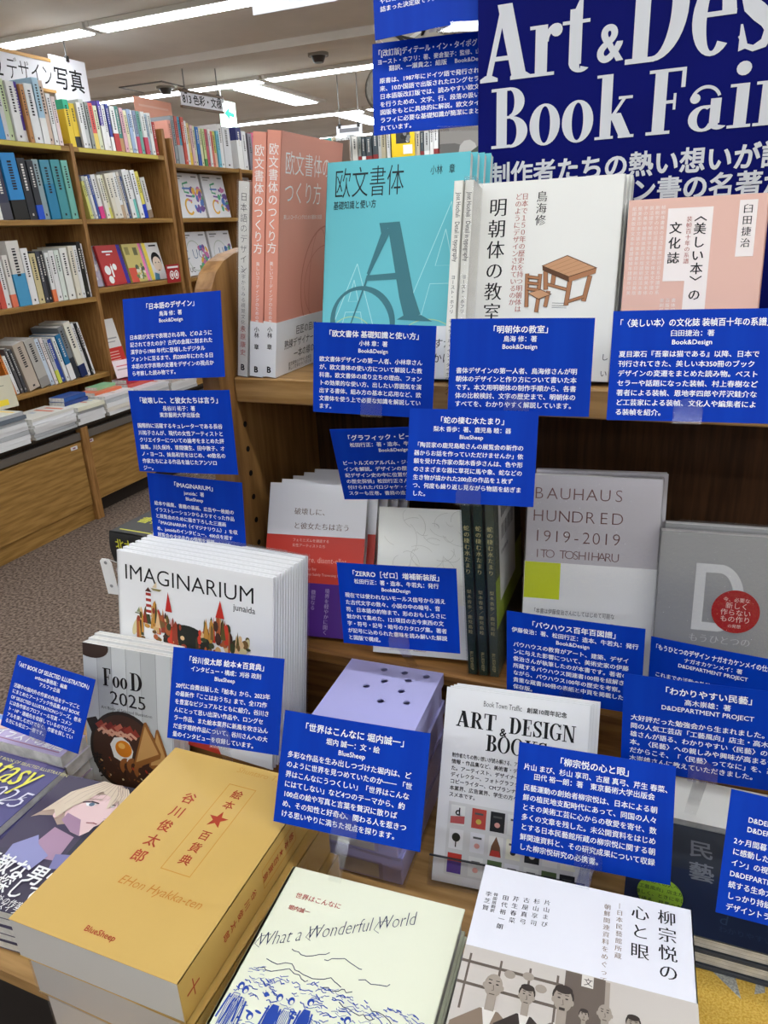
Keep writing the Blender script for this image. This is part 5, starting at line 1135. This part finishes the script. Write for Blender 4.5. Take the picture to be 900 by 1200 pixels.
def art_fan(A):
    A.step = .0002
    q = random.Random(6)
    A.rect(0, 0, 1, 1, mat((88, 84, 132), .4))
    for i in range(26): A.ell(q.uniform(0, 1), q.uniform(.02, .9), q.uniform(.05, .16), q.uniform(.03, .1), mat(q.choice([(120, 120, 176), (76, 70, 116), (146, 150, 200), (64, 58, 100), (110, 100, 150)]), .4), 2 + i % 4, 14, q.uniform(-30, 30))
    A.text('Fantasy', .30, .245, .062, mat((226, 220, 90), .4), kk=(.006, -.004), k=9, shear=.3, fitw=A.W * .60); A.text('2025', .58, .405, .040, mat((226, 224, 240), .4), kk=THIN, k=9, shear=.3)
    A.line([(.40, .47), (.7, .44), (.92, .34), (.97, .30)], .002, mat((230, 230, 240), .4), 9, w1=.0006); A.text('ART BOOK OF SELECTED ILLUSTRATION', .45, .07, .0068, mat((226, 220, 150), .4), k=9)
def pile(n, lab0, labn, x, y, wd, ln, yaw, ztop, th, cols, art, group):
    for i in range(n):
        c = cols[i % len(cols)]; ya = yaw + (0, .8, -.7, .4, -.3)[i % 5] * (1 if i else 0)
        M3 = Matrix.Rotation(R(ya), 3, 'Z'); o = Vector((x + (0, .002, -.001)[i % 3], y, ztop - (i + 1) * th)) + M3 @ Vector((0, -ln, 0))
        mb = MB(); cv = mat(c, .3, .4)
        mb.box((0, 0, 0), (wd, ln, .0006), cv); mb.box((0, 0, th - .0009), (wd, ln, th - .0003), cv); mb.box((0, 0, 0), (.0008, ln, th - .0003), cv); mb.box((.001, .0006, .0006), (wd - .0006, ln - .0006, th - .0009), PAGESF)
        if i == 0: art(Art(mb, (0, ln, th - .0003), (1, 0, 0), (0, -1, 0), wd, ln, .0002))
        tag(mb.build('magazine', None, Matrix.Translation(o) @ M3.to_4x4()), lab0 if i == 0 else f'{labn}, {ORD[i]} below the top', 'magazine', group)
pile(5, 'magazine showing a fair-haired drawn man, top of its pile', 'magazine under the drawn fair-haired man', -.690, .536, .163, .1886, 5, H - .632, .0114, [(80, 74, 96)], art_man, 'fair-haired man magazines')
pile(5, 'purple-blue magazine with yellow italic title, top of its pile', 'magazine under the yellow italic title one', -.8990, .540, .200, .19, 1, H - .632, .0114, [(88, 84, 132)], art_fan, 'purple-blue magazines')
def art_ill(A):
    A.rect(0, 0, 1, 1, mat((200, 186, 222), .4), 1)
    q = random.Random(9)
    for i in range(12): A.ell(q.uniform(.05, .95), q.uniform(.1, .5), q.uniform(.05, .12), q.uniform(.02, .05), mat(q.choice([(236, 200, 190), (150, 130, 200), (120, 160, 220), (240, 226, 200)]), .4), 2 + i % 3, 12)
    A.text('イラストの動画', .30, .80, .020, mat((250, 250, 252), .4), kk=(.02, .02), k=6, maxw=A.W * .66); A.rect(.30, .86, .96, .90, mat((170, 120, 150), .4), 6)
pile(4, 'lilac illustration booklet with white lettering beneath the leftmost card', 'booklet under the lilac illustration one', -.887, .589, .180, .046, 1, H - .617, .0180, [(206, 190, 216), (226, 224, 226), (190, 160, 170)], art_ill, 'lilac illustration booklets')
# things at the left end of the shelf
BK = mat((34, 34, 34), .42, .3); YT = mat((206, 202, 60), .5)
rt = root('book_pedestal', 'narrow wooden pedestal left of the shelf carrying the thick black book', 'pedestal', Matrix.Translation((-.79, .80, 0)))
mb = MB(); mb.box((0, 0, 0), (.185, .24, H - .475), WOODD, bev=.003); mb.build('column', rt)
mb = MB(); mb.box((-.004, -.004, H - .475), (.187, .244, H - .462), WOOD, bev=.002); mb.build('top', rt)
def art_blk(A):
    A.text('世界大博物図', .06, .60, .034, YT, kk=(.016, .016), maxw=A.W * .8); A.text('書物と文化', .06, .78, .024, YT, kk=(.016, .016)); A.text('と', .55, .88, .05, YT, kk=(.01, .01)); A.rect(.05, .93, .5, .945, YT)
def sp_blk(A): A.text('北大文書館', .07, .45, .018, YT, kk=(.02, .02)); A.text('本の歴史へ', .12, .85, .016, YT, kk=(.02, .02))
rt = root('book', 'thick black book with yellow lettering lying on the pedestal at left', 'book', Matrix.Translation((-.795, .790, H - .4615)) @ Matrix.Rotation(R(-3), 4, 'Z'))
mb = MB(); wd, ln, th = .185, .21, .052
mb.box((0, 0, 0), (wd, ln, .002), BK); mb.box((0, 0, th - .002), (wd, ln, th), BK)
sec = [(-.004 * math.sin(math.pi * i / 8), th * i / 8) for i in range(9)]
mb.prism([(0, y, z) for y, z in sec] + [(0, .003, th), (0, .003, 0)], (wd, 0, 0), BK)
art_blk(Art(mb, (0, ln, th), (1, 0, 0), (0, -1, 0), wd, ln)); sp_blk(Art(mb, (0, -.0044, th), (1, 0, 0), (0, 0, -1), wd, th))
mb.build('cover', rt)
mb = MB(); mb.box((.004, .003, .002), (wd - .004, ln - .004, th - .002), PAGESF); mb.build('page_block', rt)
# soft grey bag with a white tag
BAG = ramp_mat('grey_cloth', (126, 116, 118), (176, 166, 166), 26, (1, 1, 1), .8, .1, 5, .6)
rt = root('cloth_bag', 'crumpled grey cloth bag with white tag left of the picture books', 'bag', Matrix.Translation((-.735, .760, TZ)))
mb = MB(); q = random.Random(3); n, mrows = 20, 14
vs = []
for j in range(mrows):
    t = j / (mrows - 1); z = .003 + .245 * t; s = .86 * (1 - .30 * t) * (1 + .10 * math.sin(j * 2.1)); 
    for i in range(n):
        a = 2 * math.pi * i / n; w_ = 1 + .10 * math.sin(5 * a + j * 1.3) + q.uniform(-.05, .05)
        vs.append((.030 * s * w_ * math.cos(a), .036 * s * w_ * math.sin(a), z))
fs = [(j * n + i, j * n + (i + 1) % n, (j + 1) * n + (i + 1) % n, (j + 1) * n + i) for j in range(mrows - 1) for i in range(n)] + [tuple(range(n))[::-1], tuple(range((mrows - 1) * n, mrows * n))]
mb.add(vs, fs, BAG); mb.build('body', rt, smooth=True)
mb = MB(); mb.prism([(0, 0, 0), (.019, 0, 0), (.019, 0, .052), (.015, 0, .058), (.004, 0, .058), (0, 0, .054)], (0, .0012, 0), WHITE)
for zz in (.052, .014):
    mb.cyl((.0095, -.0004, zz), .0026, .0004, mat((150, 150, 150), .4), 'Y', 14)
mb.build('tag', rt, pose((-.016, -.038, .215), 4, -4))
mb = MB(); mb.bar((-.007, -.035, .270), (0, -.01, .248), .0012, .0012, mat((220, 220, 218), .5)); mb.build('string', rt)

# ------------------------------------------------------------------ the blue caption cards
CW = mat((244, 246, 250), .5)
def card(key, ps, label, title, subs, body, target, tsize=.056, tfit=None, bow=.0012, tal='c', body_y=.43, tab=True, first=None, pitch=.088):
    (c, yaw, lean, roll, wd, ht) = ps
    mx = Matrix.Translation(c) @ Matrix.Rotation(R(yaw), 4, 'Z') @ Matrix.Rotation(R(-lean), 4, 'X') @ Matrix.Rotation(R(roll), 4, 'Y')
    rt = root('caption_card', label, 'card', mx)
    mb = MB(); t = .0007; n = 12
    vs = []
    for i in range(n + 1):
        x = -wd / 2 + wd * i / n
        vs += [(x, 0, ht / 2), (x, 0, -ht / 2), (x, t, ht / 2), (x, t, -ht / 2)]
    fs = []
    for i in range(n):
        a, b = 4 * i, 4 * i + 4
        fs += [(a, a + 1, b + 1, b), (a + 2, b + 2, b + 3, a + 3), (a, b, b + 2, a + 2), (a + 1, a + 3, b + 3, b + 1)]
    fs += [(0, 2, 3, 1), (4 * n, 4 * n + 1, 4 * n + 3, 4 * n + 2)]
    mb.add(vs, fs, BLUE)
    A = Art(mb, (-wd / 2, 0, ht / 2), (1, 0, 0), (0, 0, -1), wd, ht, .00025)
    y = .125
    if title:
        if tal == 'c': A.text(title, .5, y + .02, tsize * wd, CW, 'c', kk=BOLD, maxw=wd * .93, k=2)
        else: A.text(title, .03, y + .02, tsize * wd, CW, 'l', kk=BOLD, maxw=wd * .95, k=2)
    yy = .235
    for s in subs:
        A.text(s, .5, yy, .0445 * wd, CW, 'c', kk=(.016, .016), maxw=wd * .92, k=2); yy += .078
    for i, ln in enumerate(body):
        A.text(ln, .052 if not (first and i == 0) else .05, body_y + pitch * (i + .75), .0448 * wd, CW, kk=(.020, .010), maxw=wd * .905, k=2)
    mb.v = [(x, yv - bow * (1 - (2 * x / wd) ** 2) * (1 if bow > 0 else 1), z) for x, yv, z in mb.v]
    mb.build('card', rt)
    # clear holder: tab over the lower edge, plate behind, arm to what carries it
    inv = mx.inverted(); tg = inv @ Vector(target)
    q = MB(); tw = .026; zb = -ht / 2
    if tab:
        pts = [(-tw / 2, zb - .001), (-tw / 2, zb + .010)] + [(tw / 2 * math.cos(math.pi - math.pi * i / 10), zb + .010 + .012 * math.sin(math.pi * i / 10)) for i in range(1, 10)] + [(tw / 2, zb + .010), (tw / 2, zb - .001)]
        q.prism([(a, -bow - .0022, b) for a, b in pts], (0, .0010, 0), CLEAR)
    q.box((-tw / 2, -bow - .0022, zb - .0022), (tw / 2, .003, zb - .001), CLEAR)
    q.box((-tw / 2, .0018, zb - .001), (tw / 2, .003, zb + .02), CLEAR)
    q.bar((0, .0024, zb + .002), tg, .012, .0014, CLEAR, up=(1, 0, 0)) if False else q.bar((0, .0024, zb + .002), tg, .012, .0014, CLEAR, up=(0, 1, 0) if abs(tg.z - zb) > abs(tg.y) else (0, 0, 1))
    q.build('clip', rt)
    return rt
card('C1', ((-0.6128, 0.7760, 1.4432), 2.1, 12.8, -3.3, 0.1469, 0.1041), 'uppermost of three blue cards on the left shelf end, below the plastic-wrapped slim book', '「日本語のデザイン」', ['鳥海 修：著', 'Book&Design'],
     ['日本語が文字で表現される時、どのように', '記されてきたのか？古代の金属に刻まれた', '漢字から1980 年代に登場したデジタル', 'フォントに至るまで、約2000年にわたる日', '本語の文字表現の変遷をデザインの視点か', 'ら考察した読み物です。'], (-.586, .8065, H - .155), tab=False)
card('C2', ((-0.5869, 0.7350, 1.3316), 2.7, 4.8, -1.8, 0.1485, 0.1051), 'middle of three blue cards hanging at the left end of the shelf', '「破壊しに、と彼女たちは言う」', ['長谷川 祐子：著', '東京藝術大学出版会'],
     ['国際的に活躍するキュレーターである長谷', '川祐子さんが、現代の女性アーティストと', 'クリエイターについての論考をまとめた評', '論集。川久保玲、草間彌生、田中敦子、オ', 'ノ・ヨーコ、妹島和世をはじめ、40数名の', '作家たちによる作品を論じたアンソロ', 'ジー。'], (-.586, .8065, H - .275), tab=False, body_y=.38)
card('C3', ((-0.5977, 0.7520, 1.2122), 2.0, 3.3, 1.5, 0.1473, 0.1043), 'lowest of three blue cards at the left shelf end, above the white picture books', '「IMAGINARIUM」', ['junaida：著', 'BlueSheep'],
     ['絵本や画集、書籍の装画、広告や一枚絵の', 'イラストレーションからよりすぐった作品', 'と展覧会のために描き下ろした三連画', '「IMAGINARIUM（イマジナリウム）」を収', 'め、junaidaのインタビュー、400点を超す', '展覧会の全出品作の情報を網羅。junaida', 'のイマジネーションが凝縮した一冊です。'], (-.586, .8065, H - .39), body_y=.36)
card('C4', ((-0.7234, 0.5598, 1.0131), 1.3, 28.5, 4.8, 0.1317, 0.0934), 'tilted blue card at the far left standing over the magazines', '「ART BOOK OF SELECTED ILLUSTRATION」', ['artbook事務局：編集', 'アルファ企画'],
     ['活躍中の国内外の作家の作品をテーマごと', 'にまとめたアートブック作品集 ART BOOK', 'OF SELECTED ILLUSTRATIONシリーズ。巻末', 'には各作家のプロフィール写真・コメン', 'ト・HP・連絡先を収録しているのでビジュ', 'アルを楽しむだけでなく、作家を探してい', 'る方にも役立つ一冊です。'], (-.74, .565, H - .6165), body_y=.37, pitch=.082)
card('C5', ((-0.4525, 0.5700, 1.0728), 2.1, 24.9, -2.9, 0.1441, 0.1045), 'blue card with a star in its title, behind the top yellow book', '「谷川俊太郎 絵本★百貨典」', ['インタビュー・構成：刈谷 政則', 'BlueSheep'],
     ['20代に自費出版した『絵本』から、2023年', 'の最新作『ここはおうち』まで、全172作', 'を豊富なビジュアルとともに紹介。谷川さ', 'んにとって思い出深い作品や、ロングセ', 'ラー作品、また絵本業界に新風を吹き込ん', 'だ金字塔的作品について、谷川さんへの大', '量のインタビューを収録しています。'], (-.45, .585, TZ), body_y=.37)
card('C6', ((-0.2640, 0.5000, 1.0731), 4.5, 27.3, -0.1, 0.1481, 0.1069), 'blue card standing in front of the lavender boxes', '「世界はこんなに 堀内誠一」', ['堀内 誠一：文・絵', 'BlueSheep'],
     ['多彩な作品を生み出しつづけた堀内は、ど', 'のように世界を見つめていたのか―― 「世', '界はこんなにうつくしい」「世界はこんな', 'にはてしない」など4つのテーマから、約', '100点の絵や写真と言葉を贅沢に散りば', 'め、その知性と好奇心、関わる人を惹きつ', 'ける思いやりに満ちた視点を探ります。'], (-.262, .449, H - .5645), body_y=.34)
card('C7', ((-0.3427, 0.7850, 1.4067), 10.0, 7.6, 2.9, 0.1443, 0.1039), 'blue card in front of the turquoise book on the top shelf', '「欧文書体 基礎知識と使い方」', ['小林 章：著', 'Book&Design'],
     ['欧文書体デザインの第一人者、小林章さん', 'が、欧文書体の使い方について解説した教', '科書。欧文書体の成り立ちの理由、フォン', 'トの効果的な使い方、出したい雰囲気を演', '出する書体、組み方の基本と応用など、欧', '文書体を使う上で必要な知識を解説してい', 'ます。'], (-.34, .8370, H - .198), body_y=.355)
card('C8', ((-0.1660, 0.7570, 1.4194), 7.0, 14.2, 0.5, 0.1458, 0.0983), 'blue card in front of the white wooden-desk book', '「明朝体の教室」', ['鳥海 修：著', 'Book&Design'],
     ['書体デザインの第一人者、鳥海修さんが明', '朝体のデザインと作り方について書いた本', 'です。本文用明朝体の制作手順から、各書', '体の比較検討、文字の歴史まで、明朝体の', 'すべてを、わかりやすく解説しています。'], (-.166, .8370, H - .198), body_y=.50)
card('C9', ((-0.0022, 0.7650, 1.4232), 4.5, 23.2, -0.3, 0.1476, 0.1082), 'blue card in front of the pink book, running past the right frame edge', '「〈美しい本〉の文化誌 装幀百十年の系譜」', ['臼田捷治：著', 'Book&Design'],
     ['夏目漱石『吾輩は猫である』以降、日本で', '刊行されてきた、美しい本350冊のブック', 'デザインの変遷をまとめた読み物。ベスト', 'セラーや話題になった装幀、村上春樹など', '著者による装幀、恩地孝四郎や芹沢銈介な', 'ど工芸家による装幀、文化人や編集者によ', 'る装幀を紹介。'], (0, .8370, H - .198), tsize=.056, body_y=.355)
card('C10', ((-.2050, .712, 1.3332), 9.0, 18.1, 1.0, 0.1340, 0.0976), 'blue card overlapping two others under the top shelf edge, above the green books', '「蛇の棲む水たまり」', ['梨木 香歩：著、鹿児島 睦：器', 'BlueSheep'],
     ['「陶芸家の鹿児島睦さんの展覧会の新作の', '器からお話を作っていただけませんか」依', '頼を受けた作家の梨木香歩さんは、色や形', 'のさまざまな器に草花に馬や象、蛇などの', '生き物が描かれた200点の作品を１枚ず', 'つ、何度も繰り返し見ながら物語を紡ぎま', 'した。'], (-.21, .8370, H - .2), body_y=.345)
card('C11', ((-0.3147, 0.7750, 1.2978), 11.1, -15.7, -2.7, 0.1452, 0.1008), 'blue card half hidden behind its right neighbour, under the top shelf', '「グラフィック・ビートルズ」', ['松田行正：著・造本、牛若丸：発行', 'Book&Design'],
     ['ビートルズのアルバム・ジャケットのデザ', 'インを解説。デザインの歴史から、20世', '紀デザイン史の中に位置付けた「デザイン', 'の歴史探偵」松田行正さん。ビートルズに', '付けられたパロジャケ・グッズ、映画ポ', 'スターも圧巻。書籍の造本も楽しめます。'], (-.31, .8370, H - .205), body_y=.42)
card('C12', ((-0.2963, 0.7150, 1.1398), 2.4, 5.5, -3.3, 0.1483, 0.1051), 'blue card in front of the plain off-white book on the middle shelf', '「ZERRO［ゼロ］増補新装版」', ['松田行正：著・造本、牛若丸：発行', 'Book&Design'],
     ['現在では使われないモールス信号から消え', 'た古代文字の数々、小説の中の暗号、音', '符、日本語の約物まで、形のおもしろさに', '魅かれて集めた、121項目の古今東西の文', '字・符号・記号・暗号のカタログ集。著者', 'が記号に込められた意味を読み解いた解説', 'と図版で構成。'], (-.297, .766, MZ), body_y=.345)
card('C13', ((-0.0919, 0.7200, 1.1023), -1.2, 2.7, -1.5, 0.1481, 0.1036), 'blue card in front of the grey book with spaced capitals', '「バウハウス百年百図譜」', ['伊藤俊治：著、松田行正：造本、牛若丸：発行', 'Book&Design'],
     ['バウハウスの教育がアート、建築、デザイ', 'ンに与えた影響について、美術史家の伊藤', '俊治さんが執筆したのが本書です。著者の', '所蔵するバウハウス関連書100冊を紐解き', 'ながら、バウハウス100年の歴史を考察。', '貴重な蔵書100冊の表紙と中頁を掲載した', '保存版。'], (-.092, .766, MZ), body_y=.345)
card('C14', ((0.0507, 0.7350, 1.0885), -10.8, 7.3, -3.0, 0.1285, 0.0914), 'blue card below the large D book, partly behind a nearer card', '「もうひとつのデザイン ナガオカケンメイの仕事」', ['ナガオカケンメイ：著', 'D&DEPARTMENT PROJECT'],
     ['これまでの活動の軌跡を、334点の写真と', 'ともに紹介。'], (.05, .766, MZ), body_y=.42)
card('C15', ((0.0437, 0.6300, 1.1074), 1.2, 4.8, -2.4, 0.1481, 0.1014), 'blue card standing in front of the card below the D book, at the right', '「わかりやすい民藝」', ['高木崇雄：著', 'D&DEPARTMENT PROJECT'],
     ['大好評だった勉強会から生まれました。福', '岡の人気工芸店「工藝風向」店主・高木崇', '雄さんが語る、わかりやすい〈民藝〉の', '本。〈民藝〉への親しみや興味が高まる今', 'だからこそ、「〈民藝〉ってなに」を、高', '木崇雄さんに教えていただきました。'], (.044, .70, H - .6115), body_y=.40)
card('C16', ((-0.0492, 0.5850, 1.0259), 2.7, 30.0, -1.4, 0.1475, 0.1067), 'blue card in front of the fair flyers, above the sepia photograph book', '「柳宗悦の心と眼」', ['片山 まび、杉山 享司、古屋 真弓、芹生 春菜、', '田代 裕一朗：著　東京藝術大学出版会'],
     ['民藝運動の創始者柳宗悦は、日本による朝', '鮮の植民地支配時代にあって、同国の人々', 'とその美術工芸に心からの敬愛を寄せ、数', '多くの文章を残した。未公開資料をはじめ', 'とする日本民藝館所蔵の柳宗悦に関する朝', '鮮関連資料と、その研究成果について収録', 'した柳宗悦研究の必携書。'], (-.046, .505, H - .5495), body_y=.355)
card('C17', ((0.1272, 0.5550, 1.0450), 17.4, 32.1, 11.9, 0.1320, 0.1003), 'blue card cut off by the lower right frame edge, over the dark pile', '「つづくをつくる」', ['D&DEPARTMENT PROJECT：企画編集', 'D&DEPARTMENT PROJECT：著・発行'],
     ['2ヶ月間暮らすように旅をして、本当', 'に感動した、その土地の「ロングライフデザ', 'イン」の視点で選び、取材をしています。', 'D&DEPARTMENTが47都道府県で、', '続する生命力のある、その土地らしさが', 'しっかり持続している、新しい観光と', 'デザイントラベルの本です。'], (.11, .60, H - .6145), body_y=.36)
card('C18', ((-0.3363, 1.0300, 1.8400), 8.8, 19.1, -4.6, 0.1634, 0.1136), 'uppermost blue card left of the navy poster, cut off by the top edge', '「ロゴデザインの教科書」', ['小林 章：著', 'Book&Design'],
     ['ロゴの作り方をやさしく解説。線の太さの', '見え方や錯視など、美しく読み', 'しく読みやすい文字を作るコツから、字間の補', '正やカーブの調整に至るまで。ロゴマーク', 'やロゴタイプをつくるときに必要な知識が', '詰まった決定版です。'], (-.262, 1.008, 1.78), body_y=.20, tab=False)
card('C19', ((-0.3376, 1.0300, 1.7302), 13.5, 20.7, -1.5, 0.1693, 0.1188), 'blue card left of the navy poster, directly above the turquoise book', '「[改訂版]ディテール・イン・タイポグラフィ」', ['ヨースト・ホフリ：著、麥倉聖子：監修、山崎秀貴：', '翻訳、一瀬貴之：組版　 Book&Design'],
     ['原書は、1987年にドイツ語で発行されて以', '来、10か国語で出版されたロングセラー。', '日本語版改訂版では、読みやすい欧文組版', 'を行うための、文字、行、段落の扱い方を', '図版をもとに具体的に解説。欧文タイポグ', 'ラフィに必要な基礎知識が簡潔にまとめら', 'れています。'], (-.262, 1.008, 1.67), body_y=.375, pitch=.086, tab=False)
bpy.data.objects.remove(_fo, do_unlink=True)
bpy.context.view_layer.update()
